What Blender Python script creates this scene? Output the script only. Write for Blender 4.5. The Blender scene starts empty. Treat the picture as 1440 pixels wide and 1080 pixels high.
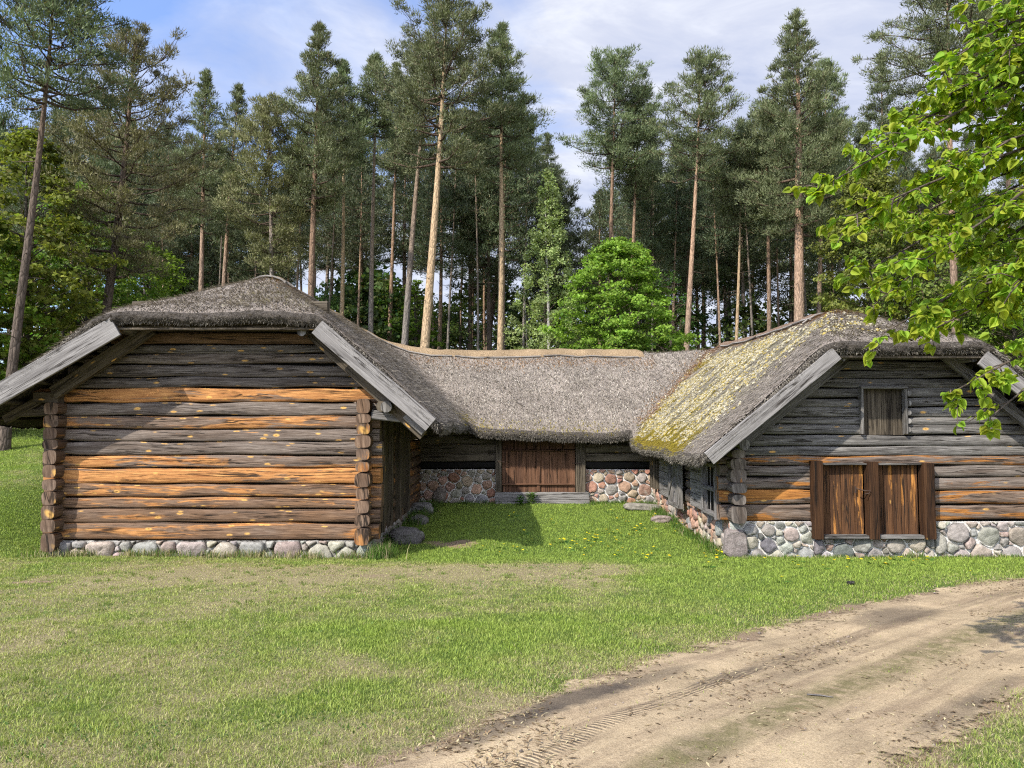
import bpy, math, random
import numpy as np
from mathutils import Vector

R = random.Random(7)
NP = np.random.default_rng(7)
C = bpy.context.scene.collection
SC = bpy.context.scene

# ------------------------------------------------------------------ camera
F = 1050.0
PITCH = math.atan(57 / F)
EYE = 1.6
def at(px, py, Y):
    """point of the place at depth Y seen at photo pixel (1440x1080)"""
    u = (px - 720) / F; v = (540 - py) / F
    cy = math.cos(PITCH) - math.sin(PITCH) * v
    cz = math.sin(PITCH) + math.cos(PITCH) * v
    t = Y / cy
    return Vector((u * t, Y, EYE + cz * t))
def zat(py, Y): return at(720, py, Y).z
def xat(px, py, Y): return at(px, py, Y).x

cam = bpy.data.cameras.new('camera')
cam.sensor_width = 36; cam.lens = 36 * F / 1440
cam.clip_start = 0.05; cam.clip_end = 3000
co = bpy.data.objects.new('camera', cam); C.objects.link(co)
co.location = (0, 0, EYE); co.rotation_euler = (math.pi / 2 + PITCH, 0, 0)
SC.camera = co

# ------------------------------------------------------------------ noise (numpy)
_lat = NP.random((256, 256))
def vnoise(x, y):
    x = np.asarray(x, float); y = np.asarray(y, float)
    xi = np.floor(x).astype(int); yi = np.floor(y).astype(int)
    fx = x - xi; fy = y - yi
    fx = fx * fx * (3 - 2 * fx); fy = fy * fy * (3 - 2 * fy)
    a = _lat[xi % 256, yi % 256]; b = _lat[(xi + 1) % 256, yi % 256]
    c = _lat[xi % 256, (yi + 1) % 256]; d = _lat[(xi + 1) % 256, (yi + 1) % 256]
    return (a * (1 - fx) + b * fx) * (1 - fy) + (c * (1 - fx) + d * fx) * fy
def fbm(x, y, o=4):
    s = 0; a = .5
    for i in range(o):
        s = s + a * vnoise(np.asarray(x) * 2 ** i + 17.3 * i, np.asarray(y) * 2 ** i + 5.1 * i); a *= .5
    return s / (1 - .5 ** o)
def sstep(a, b, x):
    t = np.clip((np.asarray(x, float) - a) / (b - a), 0, 1)
    return t * t * (3 - 2 * t)

# ------------------------------------------------------------------ terrain height
def H(x, y):
    x = np.asarray(x, float); y = np.asarray(y, float)
    z = np.interp(y, [-60, -6, 0, 14, 17.5, 21.5, 30, 60, 400], [.3, .3, 0, -.84, -.80, -.62, -.4, -.1, -.1])
    bank = sstep(0, 3.2, -8.9 - x) * np.interp(y, [11, 14, 24, 34, 80], [0, .45, 2.0, 2.0, .6])
    z = z + bank
    z = z + (fbm(x * .45, y * .45, 3) - .5) * .10 * sstep(2.5, 5, y) + (fbm(x * 2.2 + 9, y * 2.2, 2) - .5) * .02
    # shallow wheel ruts of the track
    return z
def Hs(x, y): return float(H(x, y))

# ------------------------------------------------------------------ materials
def node(nt, typ, ins=None, **attrs):
    n = nt.nodes.new(typ)
    for k, v in attrs.items(): setattr(n, k, v)
    for k, v in (ins or {}).items():
        s = n.inputs[k]
        if isinstance(v, bpy.types.NodeSocket): nt.links.new(v, s)
        else:
            try: s.default_value = v
            except Exception: s.default_value = (*v, 1)
    return n
def new_mat(name):
    m = bpy.data.materials.new(name); m.use_nodes = True
    nt = m.node_tree; nt.nodes.clear()
    out = nt.nodes.new('ShaderNodeOutputMaterial')
    return m, nt, out
def ramp(nt, fac, stops, interp='LINEAR'):
    n = node(nt, 'ShaderNodeValToRGB', {'Fac': fac})
    cr = n.color_ramp; cr.interpolation = interp
    while len(cr.elements) < len(stops): cr.elements.new(.5)
    for e, (p, c) in zip(cr.elements, stops):
        e.position = p; e.color = (*c, 1) if len(c) == 3 else c
    return n.outputs['Color']
def g(v): return (v, v, v)
def noise(nt, vec, scale, detail=4, rough=.55, dist=0):
    return node(nt, 'ShaderNodeTexNoise', {'Vector': vec, 'Scale': scale, 'Detail': detail, 'Roughness': rough, 'Distortion': dist}).outputs['Fac']
def mapping(nt, vec, scale, loc=(0, 0, 0)):
    return node(nt, 'ShaderNodeMapping', {'Vector': vec, 'Scale': scale, 'Location': loc}).outputs['Vector']
def math_(nt, op, a, b=None, clamp=False):
    n = nt.nodes.new('ShaderNodeMath'); n.operation = op; n.use_clamp = clamp
    for i, v in enumerate((a, b)):
        if v is None: continue
        if isinstance(v, bpy.types.NodeSocket): nt.links.new(v, n.inputs[i])
        else: n.inputs[i].default_value = v
    return n.outputs[0]
def mix(nt, fac, a, b, blend='MIX'):
    n = nt.nodes.new('ShaderNodeMix'); n.data_type = 'RGBA'; n.blend_type = blend
    for s, v in ((n.inputs['Factor'], fac), (n.inputs['A'], a), (n.inputs['B'], b)):
        pass
    def put(sock, v):
        if isinstance(v, bpy.types.NodeSocket): nt.links.new(v, sock)
        elif isinstance(v, (int, float)): sock.default_value = v
        else: sock.default_value = (*v, 1) if len(v) == 3 else v
    put(n.inputs[0], fac); put(n.inputs[6], a); put(n.inputs[7], b)
    return n.outputs[2]
def bump(nt, h, strength=.5, dist=.02, normal=None):
    d = {'Height': h, 'Strength': strength, 'Distance': dist}
    if normal is not None: d['Normal'] = normal
    return node(nt, 'ShaderNodeBump', d).outputs['Normal']
def principled(nt, out, col, rough=.85, normal=None, spec=.2):
    d = {'Base Color': col, 'Roughness': rough, 'Specular IOR Level': spec}
    if normal is not None: d['Normal'] = normal
    p = node(nt, 'ShaderNodeBsdfPrincipled', d)
    nt.links.new(p.outputs[0], out.inputs['Surface'])
    return p
def attr(nt, name, what='Color'):
    return node(nt, 'ShaderNodeAttribute', attribute_name=name).outputs[what]
def sepxyz(nt, v):
    return node(nt, 'ShaderNodeSeparateXYZ', {'Vector': v}).outputs

def leaf_material(name, trans=.45, rough=.55, tcol=(1.0, 1.15, .45), vary=.25, spec=.25):
    """colour per leaf from the vertex colour, light shining through"""
    m, nt, out = new_mat(name)
    col = attr(nt, 'col')
    oi = node(nt, 'ShaderNodeObjectInfo').outputs['Random']
    hsv = node(nt, 'ShaderNodeHueSaturation', {'Hue': math_(nt, 'ADD', math_(nt, 'MULTIPLY', oi, .04), .48),
               'Saturation': 1.0, 'Value': math_(nt, 'ADD', math_(nt, 'MULTIPLY', oi, vary), 1 - vary / 2), 'Color': col}).outputs[0]
    p = node(nt, 'ShaderNodeBsdfPrincipled', {'Base Color': hsv, 'Roughness': rough, 'Specular IOR Level': spec})
    tc = mix(nt, 1.0, hsv, tcol, 'MULTIPLY')
    t = node(nt, 'ShaderNodeBsdfTranslucent', {'Color': tc})
    mx = node(nt, 'ShaderNodeMixShader', {0: trans})
    nt.links.new(p.outputs[0], mx.inputs[1]); nt.links.new(t.outputs[0], mx.inputs[2])
    nt.links.new(mx.outputs[0], out.inputs['Surface'])
    return m

def wood_material(name, lo, mid, hi, o_lo, o_hi, o_bias, knots=.5, gs=1.0, pale=0.0):
    """weathered timber: uv.x runs along the grain in metres; vertex colour r = share of bare orange wood, g = darkness, b = seed"""
    m, nt, out = new_mat(name)
    uv = node(nt, 'ShaderNodeUVMap').outputs['UV']
    tone = sepxyz(nt, attr(nt, 'col', 'Vector'))
    fine = noise(nt, mapping(nt, uv, (3.0 * gs, 90 * gs, 1)), 1, 6, .65, .3)
    mid_n = noise(nt, mapping(nt, uv, (.7 * gs, 11 * gs, 1)), 1, 5, .65, .6)
    base = ramp(nt, fine, [(.25, lo), (.5, mid), (.78, hi)])
    base = mix(nt, math_(nt, 'MULTIPLY', ramp(nt, mid_n, [(.36, g(1)), (.54, g(0))]), .72), base, lo)
    bw = noise(nt, mapping(nt, uv, (1.0, 5, 1), (5, 1, 0)), 1, 4)
    base = mix(nt, math_(nt, 'MULTIPLY', tone[2], ramp(nt, bw, [(.3, g(.55)), (.65, g(1))]), True), base, ramp(nt, fine, [(.28, (.060, .031, .018)), (.52, (.195, .112, .062)), (.78, (.37, .23, .13))]))
    # bare orange wood where the grey skin has worn off
    om = noise(nt, mapping(nt, uv, (1.0, 12, 1), (3, 7, 0)), 1, 6, .68, .9)
    om2 = noise(nt, mapping(nt, uv, (.55, 3.5, 1), (13, 2, 0)), 1, 3)
    of = math_(nt, 'ADD', math_(nt, 'ADD', math_(nt, 'MULTIPLY', math_(nt, 'ADD', om, -.5), 1.35), math_(nt, 'MULTIPLY', math_(nt, 'ADD', om2, -.5), 1.5)), math_(nt, 'ADD', tone[0], o_bias))
    of = ramp(nt, of, [(.44, g(0)), (.53, g(.97))])
    orange = ramp(nt, noise(nt, mapping(nt, uv, (1.8, 34, 1), (1, 3, 0)), 1, 6, .7, 1.2), [(.32, o_lo), (.66, o_hi)])
    col = mix(nt, of, base, orange)
    # knots
    vo = node(nt, 'ShaderNodeTexVoronoi', {'Vector': mapping(nt, uv, (2.9, 9.5, 1)), 'Scale': 1.0, 'Randomness': 1.0})
    kd = math_(nt, 'ADD', vo.outputs['Distance'], math_(nt, 'MULTIPLY', noise(nt, mapping(nt, uv, (12, 30, 1)), 1, 3), .10))
    ksel = node(nt, 'ShaderNodeSeparateColor', {'Color': vo.outputs['Color']}).outputs[0]
    km = math_(nt, 'MULTIPLY', ramp(nt, kd, [(.17, g(1)), (.27, g(0))]), ramp(nt, ksel, [(1 - knots - .01, g(0)), (1 - knots + .01, g(1))]))
    kcol = mix(nt, ramp(nt, kd, [(.07, g(1)), (.15, g(0))]), (.74, .43, .12), (.28, .12, .03))
    col = mix(nt, math_(nt, 'MULTIPLY', km, .85), col, kcol)
    # drying cracks
    cr = noise(nt, mapping(nt, uv, (.55 * gs, 17 * gs, 1), (0, 4, 0)), 1, 4, .55, .5)
    crl = math_(nt, 'ABSOLUTE', math_(nt, 'ADD', cr, -.5))
    crs = noise(nt, mapping(nt, uv, (.9, 5, 1), (8, 4, 0)), 1, 3)
    crack = math_(nt, 'MULTIPLY', ramp(nt, crl, [(.008, g(1)), (.026, g(0))]), ramp(nt, crs, [(.42, g(0)), (.55, g(1))]))
    col = mix(nt, math_(nt, 'MULTIPLY', crack, .9), col, (.018, .014, .011))
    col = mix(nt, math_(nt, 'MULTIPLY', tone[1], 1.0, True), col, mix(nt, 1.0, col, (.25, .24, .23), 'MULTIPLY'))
    h = math_(nt, 'ADD', math_(nt, 'MULTIPLY', fine, .5), math_(nt, 'MULTIPLY', crack, -.8))
    h = math_(nt, 'ADD', h, math_(nt, 'MULTIPLY', mid_n, .6))
    principled(nt, out, col, .82, bump(nt, h, .7, .018), .15)
    return m

M = {}
M['log'] = wood_material('weathered_log', (.038, .031, .026), (.150, .131, .115), (.36, .33, .295), (.20, .068, .022), (.60, .30, .105), -.02, .66)
M['oldlog'] = wood_material('old_grey_log', (.034, .031, .028), (.165, .155, .143), (.40, .38, .35), (.13, .045, .012), (.50, .22, .055), -.02, .25)
M['board'] = wood_material('grey_board', (.105, .097, .092), (.225, .212, .20), (.34, .325, .31), (.22, .10, .04), (.40, .22, .10), -.30, .04, .8)
M['brown'] = wood_material('brown_timber', (.045, .036, .026), (.12, .098, .07), (.21, .175, .13), (.15, .08, .03), (.27, .16, .07), -.12, .2, .8)
M['door'] = wood_material('door_plank', (.026, .014, .009), (.095, .045, .021), (.21, .105, .045), (.16, .058, .015), (.58, .27, .07), -.05, .10, .7)
M['dim_door'] = wood_material('red_brown_plank', (.05, .026, .017), (.15, .075, .042), (.27, .155, .10), (.16, .06, .025), (.40, .19, .085), -.02, .03, .7)
M['pole'] = wood_material('pale_pole', (.10, .09, .08), (.24, .22, .195), (.36, .335, .30), (.3, .2, .1), (.4, .3, .2), -.4, .05, 1)

def simple(name, col, rough=.8, sc=8, var=.35, b=.3, bd=.02):
    m, nt, out = new_mat(name)
    tc = node(nt, 'ShaderNodeTexCoord').outputs['Object']
    n = noise(nt, tc, sc, 6, .65)
    lo = tuple(c * (1 - var) for c in col); hi = tuple(c * (1 + var) for c in col)
    principled(nt, out, ramp(nt, n, [(.3, lo), (.7, hi)]), rough, bump(nt, n, b, bd))
    return m
M['dark'] = simple('unlit_black', (.008, .007, .006))  # near-black colour paints the unlit gaps, backing and window interior
M['iron'] = simple('rusty_iron', (.05, .032, .024), .7, 30)

def stone_mat():
    m, nt, out = new_mat('field_stone')
    tc = node(nt, 'ShaderNodeTexCoord').outputs['Object']
    col = attr(nt, 'col')
    n1 = noise(nt, tc, 9, 6, .7); n2 = noise(nt, tc, 70, 4, .7)
    v = ramp(nt, n1, [(.3, g(.50)), (.7, g(1.25))])
    c = mix(nt, 1.0, col, v, 'MULTIPLY')
    c = mix(nt, ramp(nt, n2, [(.55, g(0)), (.75, g(.55))]), c, (.42, .40, .37))
    c = mix(nt, ramp(nt, n2, [(.25, g(.6)), (.42, g(0))]), c, (.06, .055, .05))
    li = noise(nt, tc, 4.5, 5, .7)
    c = mix(nt, ramp(nt, li, [(.60, g(0)), (.68, g(.5))]), c, (.36, .37, .33))
    principled(nt, out, c, .85, bump(nt, math_(nt, 'ADD', math_(nt, 'MULTIPLY', n1, 1.6), math_(nt, 'MULTIPLY', n2, .5)), .8, .025))
    return m
M['stone'] = stone_mat()
def mortar_mat(name, a, b, lo=.35, hi=.6):
    m, nt, out = new_mat(name)
    tc = node(nt, 'ShaderNodeTexCoord').outputs['Object']
    n1 = noise(nt, tc, 6, 5, .7); n2 = noise(nt, tc, 45, 4, .7)
    c = ramp(nt, n1, [(lo, a), (hi, b)])
    c = mix(nt, ramp(nt, n2, [(.3, g(.5)), (.5, g(0))]), c, (.2, .17, .14))
    principled(nt, out, c, .95, bump(nt, math_(nt, 'ADD', n1, n2), .9, .03))
    return m
M['mortar'] = mortar_mat('lime_mortar', (.38, .35, .31), (.70, .68, .64), .3, .5)
M['dirtymortar'] = mortar_mat('patchy_mortar', (.035, .03, .025), (.46, .44, .40), .42, .62)

def thatch_mat(name, lo, mid, hi, speck, mosses=True):
    m, nt, out = new_mat(name)
    tc = node(nt, 'ShaderNodeTexCoord').outputs['Object']
    n1 = noise(nt, tc, 26, 5, .75); n2 = noise(nt, tc, 1.1, 4, .6); n3 = noise(nt, tc, 75, 3, .8)
    c = ramp(nt, n1, [(.28, lo), (.5, mid), (.72, hi)])
    c = mix(nt, ramp(nt, n3, [(.56, g(0)), (.70, g(.75))]), c, speck)
    c = mix(nt, ramp(nt, n3, [(.28, g(.85)), (.44, g(0))]), c, tuple(v * .35 for v in lo))
    c = mix(nt, 1.0, c, ramp(nt, n2, [(.3, g(.72)), (.7, g(1.2))]), 'MULTIPLY')
    if mosses:
        a = sepxyz(nt, attr(nt, 'col', 'Vector'))   # r: yellow moss, g: rust, b: pale lichen
        n4 = noise(nt, tc, 13, 5, .7)
        rust = ramp(nt, math_(nt, 'ADD', math_(nt, 'MULTIPLY', a[1], .9), math_(nt, 'ADD', n4, -.5)), [(.35, g(0)), (.6, g(.8))])
        c = mix(nt, rust, c, ramp(nt, n1, [(.3, (.12, .045, .012)), (.7, (.30, .14, .05))]))
        pale = ramp(nt, math_(nt, 'ADD', math_(nt, 'MULTIPLY', a[2], .8), math_(nt, 'MULTIPLY', math_(nt, 'ADD', n1, -.5), 1.6)), [(.35, g(0)), (.55, g(.85))])
        c = mix(nt, pale, c, ramp(nt, n1, [(.35, (.22, .20, .13)), (.65, (.42, .39, .27))]))
        moss = ramp(nt, math_(nt, 'ADD', math_(nt, 'MULTIPLY', a[0], .9), math_(nt, 'MULTIPLY', math_(nt, 'ADD', n4, -.5), 1.1)), [(.38, g(0)), (.56, g(.95))])
        c = mix(nt, moss, c, ramp(nt, n1, [(.3, (.13, .095, .012)), (.7, (.36, .27, .035))]))
    h = math_(nt, 'ADD', math_(nt, 'MULTIPLY', n1, 1.0), math_(nt, 'MULTIPLY', n3, .6))
    principled(nt, out, c, .95, bump(nt, h, 1.0, .06), .1)
    return m
M['thatch'] = thatch_mat('grey_thatch', (.11, .092, .077), (.31, .264, .222), (.50, .435, .37), (.62, .55, .47))
M['cut'] = thatch_mat('cut_thatch_edge', (.028, .024, .021), (.10, .086, .073), (.21, .185, .155), (.34, .31, .26), False)
M['newthatch'] = thatch_mat('pale_ridge_straw', (.20, .135, .07), (.37, .265, .155), (.50, .38, .24), (.58, .47, .33), False)
M['straw'] = leaf_material('loose_straw', .12, .8, (1, .95, .85), .0, .1)

# ------------------------------------------------------------------ object helpers
def tag(o, label=None, cat=None, group=None, kind=None):
    if label: o['label'] = label
    if cat: o['category'] = cat
    if group: o['group'] = group
    if kind: o['kind'] = kind
    return o
def thing(name, label, cat, loc=(0, 0, 0), group=None):
    o = bpy.data.objects.new(name, None); C.objects.link(o)
    o.location = loc; o.empty_display_size = .3
    return tag(o, label, cat, group)
def mesh_obj(name, me, mat, parent=None):
    o = bpy.data.objects.new(name, me); C.objects.link(o)
    if mat is not None and not me.materials: me.materials.append(mat)
    if parent is not None: o.parent = parent
    return o
def soup(name, V, polys_n, col=None, uv=None, smooth=False):
    """mesh from V (n*k,3): n separate polygons of k corners each"""
    V = np.asarray(V, np.float32).reshape(-1, 3); k = polys_n; n = len(V) // k
    me = bpy.data.meshes.new(name)
    me.vertices.add(len(V)); me.vertices.foreach_set('co', V.ravel())
    me.loops.add(len(V)); me.loops.foreach_set('vertex_index', np.arange(len(V), dtype=np.int32))
    me.polygons.add(n); me.polygons.foreach_set('loop_start', np.arange(0, n * k, k, dtype=np.int32))
    if col is not None:
        ca = me.color_attributes.new('col', 'FLOAT_COLOR', 'POINT')
        c4 = np.ones((len(V), 4), np.float32); c4[:, :3] = col; ca.data.foreach_set('color', c4.ravel())
    me.update(calc_edges=True)
    if smooth: me.polygons.foreach_set('use_smooth', np.ones(n, bool))
    return me
def indexed(name, V, Fq, col=None, uv=None, smooth=False):
    """mesh from verts and an int array of faces (m,k)"""
    V = np.asarray(V, np.float32); Fq = np.asarray(Fq, np.int32); k = Fq.shape[1]; n = len(Fq)
    me = bpy.data.meshes.new(name)
    me.vertices.add(len(V)); me.vertices.foreach_set('co', V.ravel())
    me.loops.add(n * k); me.loops.foreach_set('vertex_index', Fq.ravel())
    me.polygons.add(n); me.polygons.foreach_set('loop_start', np.arange(0, n * k, k, dtype=np.int32))
    if col is not None:
        ca = me.color_attributes.new('col', 'FLOAT_COLOR', 'POINT')
        c4 = np.ones((len(V), 4), np.float32); c4[:, :3] = col; ca.data.foreach_set('color', c4.ravel())
    if uv is not None:
        ul = me.uv_layers.new(name='UVMap')
        ul.data.foreach_set('uv', np.asarray(uv, np.float32)[Fq.ravel()].ravel())
    me.update(calc_edges=True)
    if smooth: me.polygons.foreach_set('use_smooth', np.ones(n, bool))
    return me

class MB:
    """collects bars, logs, tubes into ONE mesh"""
    def __init__(s): s.v = []; s.f = []; s.uv = []; s.c = []; s.sm = []
    def loft(s, rings, uvs, col, smooth=True, cap=True):
        n = len(rings[0]); b = len(s.v)
        for r, u in zip(rings, uvs):
            for p, q in zip(r, u):
                s.v.append(tuple(p)); s.uv.append(q); s.c.append(col)
        for i in range(len(rings) - 1):
            for j in range(n - 1):
                a = b + i * n + j
                s.f.append((a, a + 1, a + n + 1, a + n)); s.sm.append(smooth)
        if cap:
            for ri, rev in ((0, True), (len(rings) - 1, False)):
                b2 = len(s.v); pts = rings[ri][:-1]; o = R.random() * 30
                cen = sum((Vector(p) for p in pts), Vector()) / len(pts)
                for p in pts:
                    d = (Vector(p) - cen).length
                    s.v.append(tuple(p)); s.uv.append((o + (Vector(p) - cen).dot(Vector((.3, .3, .9))), o + (Vector(p) - cen).dot(Vector((.7, .6, .1))) * .3)); s.c.append(col)
                idx = list(range(b2, b2 + len(pts)))
                s.f.append(tuple(idx[::-1] if rev else idx)); s.sm.append(False)
    def bar(s, p0, p1, w, h, up=(0, 0, 1), ch=.012, col=(0, 0, 0), seg=None, wob=.004, ends=0):
        """chamfered timber from p0 to p1; w across, h along 'up'"""
        p0 = Vector(p0); p1 = Vector(p1); d = p1 - p0; L = d.length; d.normalize()
        side = d.cross(Vector(up)).normalized(); u2 = side.cross(d).normalized()
        seg = seg or max(1, int(L / .35)); ch = min(ch, w * .3, h * .3)
        a, b = w / 2, h / 2
        prof = [(-a + ch, -b), (a - ch, -b), (a, -b + ch), (a, b - ch), (a - ch, b), (-a + ch, b), (-a, b - ch), (-a, -b + ch), (-a + ch, -b)]
        per = [0]
        for q in range(8): per.append(per[-1] + math.dist(prof[q], prof[q + 1]))
        o = R.random() * 40; o2 = R.random() * 10
        rings = []; uvs = []
        for i in range(seg + 1):
            t = i / seg; cx = R.uniform(-wob, wob); cz = R.uniform(-wob, wob); k = 1 + R.uniform(-wob, wob) * 2
            c = p0 + d * (L * t)
            rings.append([c + side * (x * k + cx) + u2 * (z * k + cz) for x, z in prof])
            uvs.append([(o + L * t, o2 + q) for q in per])
        s.loft(rings, uvs, col, False)
    def tube(s, pts, radii, n=8, col=(0, 0, 0), cap=True):
        pts = [Vector(p) for p in pts]; rings = []; uvs = []; L = 0; o = R.random() * 40
        ref = Vector((0, 0, 1))
        if abs((pts[-1] - pts[0]).normalized().z) > .85: ref = Vector((1, 0, 0))
        for i, p in enumerate(pts):
            d = (pts[min(i + 1, len(pts) - 1)] - pts[max(i - 1, 0)]).normalized()
            a = d.cross(ref).normalized(); b = a.cross(d)
            if i: L += (p - pts[i - 1]).length
            r = radii[i] if hasattr(radii, '__len__') else radii
            rings.append([p + a * (-math.cos(2 * math.pi * k / n) * r) + b * (math.sin(2 * math.pi * k / n) * r) for k in range(n + 1)])
            uvs.append([(o + L, o + 2 * math.pi * k / n * r) for k in range(n + 1)])
        s.loft(rings, uvs, col, True, cap)
    def log(s, p0, p1, z, hgt, dep, col, wav=.024, n=18, pw=.24):
        """a hewn log between two plan points at height z; hgt tall, dep thick"""
        p0 = Vector((*p0, 0)); p1 = Vector((*p1, 0)); d = p1 - p0; L = d.length; d.normalize()
        out = Vector((d.y, -d.x, 0)); seg = max(2, int(L / .16)); o = R.random() * 60; o2 = R.random() * 10
        ph = R.random() * 99; rings = []; uvs = []
        for i in range(seg + 1):
            t = L * i / seg
            k = float(fbm(t * .9 + ph, ph, 2)) - .5; k2 = float(fbm(t * 1.3 + ph, ph + 40, 2)) - .5; k3 = float(fbm(t * 2.5 + ph, ph + 80, 2)) - .5
            zc = z + k * wav * 2; hh = hgt * (.945 + k2 * .36); dd = dep * (1 + k3 * .12)
            c = p0 + d * t; ring = []; u = []
            for j in range(n + 1):
                a = 2 * math.pi * j / n - math.pi * .5
                ca, sa = math.cos(a), math.sin(a)
                x = math.copysign(abs(ca) ** pw, ca) * dd / 2; zz = math.copysign(abs(sa) ** .72, sa) * hh / 2
                ring.append(c + out * x + Vector((0, 0, zc + zz))); u.append((o + t, o2 + a * (hgt + dep) / 4))
            rings.append(ring); uvs.append(u)
        s.loft(rings, uvs, col, True)
    def build(s, name, mat, parent=None):
        me = bpy.data.meshes.new(name); me.from_pydata(s.v, [], s.f)
        ca = me.color_attributes.new('col', 'FLOAT_COLOR', 'POINT')
        c4 = np.ones((len(s.v), 4), np.float32); c4[:, :3] = np.array(s.c); ca.data.foreach_set('color', c4.ravel())
        ul = me.uv_layers.new(name='UVMap')
        li = np.zeros(len(me.loops), np.int32); me.loops.foreach_get('vertex_index', li)
        ul.data.foreach_set('uv', np.array(s.uv, np.float32)[li].ravel())
        me.polygons.foreach_set('use_smooth', np.array(s.sm, bool)); me.update()
        return mesh_obj(name, me, mat, parent)
# ================================================================== THE BUILDING
barn = thing('thatched_barn', 'long U-shaped log barn on a fieldstone footing under one sweeping thatched roof', 'barn', (.6, 20, Hs(.6, 20)))
BL = barn.location.copy()
def under(o, parent=barn):
    """parent to the barn and keep the world place"""
    o.parent = parent; o.location = o.location - BL; return o

XL, XR, YF, YB, YM = -5.4, 7.05, 13.2, 27.2, 24.0
XLo, XLi, XRi, XRo, YE = -10.0, -1.3, 3.33, 10.77, 20.8
def pl(x, xs, ys):
    x = np.asarray(x, float); r = np.interp(x, xs, ys)
    r = np.where(x < xs[0], ys[0] + (x - xs[0]) * (ys[1] - ys[0]) / (xs[1] - xs[0]), r)
    return np.where(x > xs[-1], ys[-1] + (x - xs[-1]) * (ys[-1] - ys[-2]) / (xs[-1] - xs[-2]), r)
def soft(fn, x, w):
    return sum(fn(x + w * k) for k in (-1, -.5, 0, .5, 1)) / 5
def smax(a, b, k): return .5 * (a + b + np.sqrt((a - b) ** 2 + k * k))
def smin(a, b, k): return .5 * (a + b - np.sqrt((a - b) ** 2 + k * k))
def zL(x, y):
    p = soft(lambda d: pl(d, [-4.6, -3.5, -2.1, 0, 2.1, 4.1], [1.80, 2.46, 3.54, 4.95, 3.56, 1.68]), x - XL, .35)
    h = 3.64 + (y - YF) * .385
    return smin(p, h, .10)
def zR(x, y):
    p = soft(lambda d: pl(d, [-3.72, -1.5, 0, 1.5, 3.72], [1.12, 3.10, 4.22, 3.10, 1.12]), x - XR, .35)
    h = 3.14 + (y - YF) * .355
    return smin(p, h, .12)
def zM(x, y):
    p = soft(lambda d: pl(d, [-3.2, 0, 3.2], [1.42, 4.02, 1.42]), y - YM, .25)
    p = p - .8 * np.clip(XL - x, 0, 99) - .8 * np.clip(x - XR, 0, 99)
    return p
def zroof(x, y):
    x = np.asarray(x, float); y = np.asarray(y, float)
    m = zM(x, y) + np.where(y < YE, -(YE - y) * .6, 0)
    l = zL(x, y) - .55 * np.clip(x - XLi - .0, 0, 99) * 0
    z = smax(smax(l, m, .42), zR(x, y), .42)
    z = z + (fbm(x * .9, y * .9, 3) - .5) * .13 + (fbm(x * 3.3, y * 3.3 + 9, 2) - .5) * .04
    return z
def inside(x, y):
    return ((x <= XLi) & (x >= XLo) & (y >= YF) & (y <= YB)) | ((x >= XRi) & (x <= XRo) & (y >= YF) & (y <= YB)) | ((y >= YE) & (y <= YB) & (x >= XLo) & (x <= XRo))
def edged(x, y):
    """distance to the edge of the roof in plan"""
    d = np.minimum.reduce([x - XLo, XRo - x, y - YF, YB - y])
    # the yard is outside: box (XLi..XRi, <YE)
    dx = np.maximum(np.maximum(XLi - x, x - XRi), 0); dy = np.maximum(y - YE, 0)
    return np.maximum(np.minimum(d, np.hypot(dx, dy)), 0)
def ztop(x, y):
    return zroof(x, y) - .055 * np.exp(-edged(x, y) / .09)
TH = .20
def thk(x, y):
    return .19 + .07 * (np.asarray(y) > YE - .6) * (np.abs(np.asarray(x) - 1.0) < 2.6)
def roof_masks(x, y):
    s = y - YF; t = (XR - x) / (XR - XRi)
    onR = sstep(-.25, .25, zR(x, y) - zM(x, y)) * (x > XRi - .5) * (x < XR + .4)
    reg = onR * sstep(.9, 1.9, s + (fbm(x * 2, y * 2, 2) - .5) * .6) * (1 - .0 * s)
    streak = fbm(y * 2.1, x * .35 + 3, 3)
    moss = reg * (sstep(.46, .66, streak) * .80 * sstep(.1, .3, t) + .85 * sstep(.78, .93, t) * (1 - sstep(7.2, 8.2, s)))
    lich = reg * sstep(.10, .25, t) * (.60 + .5 * (fbm(x * 1.6, y * 1.6, 3) - .5)) * (1 - .5 * sstep(.85, .97, t))
    hipR = (x > XR - 1.6) * (y < 17.5) * (zR(x, y) > 3.14 + (y - YF) * .355 - .16); lich = np.maximum(lich, hipR * (.22 + .5 * (fbm(x * 2, y * 2 + 7, 3) - .4)))
    rust = onR * sstep(1.5, 3, s) * (1 - sstep(.05, .22, t)) * .9
    band = np.exp(-((zR(x, y) - zM(x, y)) / .35) ** 2) * (x > 2) * (y > YE) * (y < YM + .3)
    rust = np.maximum(rust, band * .62)
    ridge = np.exp(-((y - YM + .6) / .25) ** 2) * (x > -3.2) * (x < 4.5)
    rust = np.maximum(rust, ridge * .42)
    valL = np.exp(-(edged(x, y) / .22) ** 2) * (x > XLi - .7) * (x < 3.0) * (y > YE - 1.5) * (y < YE + .6)
    moss = np.maximum(moss, valL * np.where(x < -.6, .46, .34))
    hip = np.exp(-((np.abs(zL(x, y) - 3.64 - (y - YF) * .385)) / .1) ** 2) * (x < XLi) * (x > XL)
    lich = np.maximum(lich, hip * .38 * sstep(.05, .5, s))
    rust = np.maximum(rust, np.exp(-(((x - XL - .5) / .5) ** 2 + ((y - 16.2) / .5) ** 2)) * .5)
    return np.stack([moss, rust, lich], -1)

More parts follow.
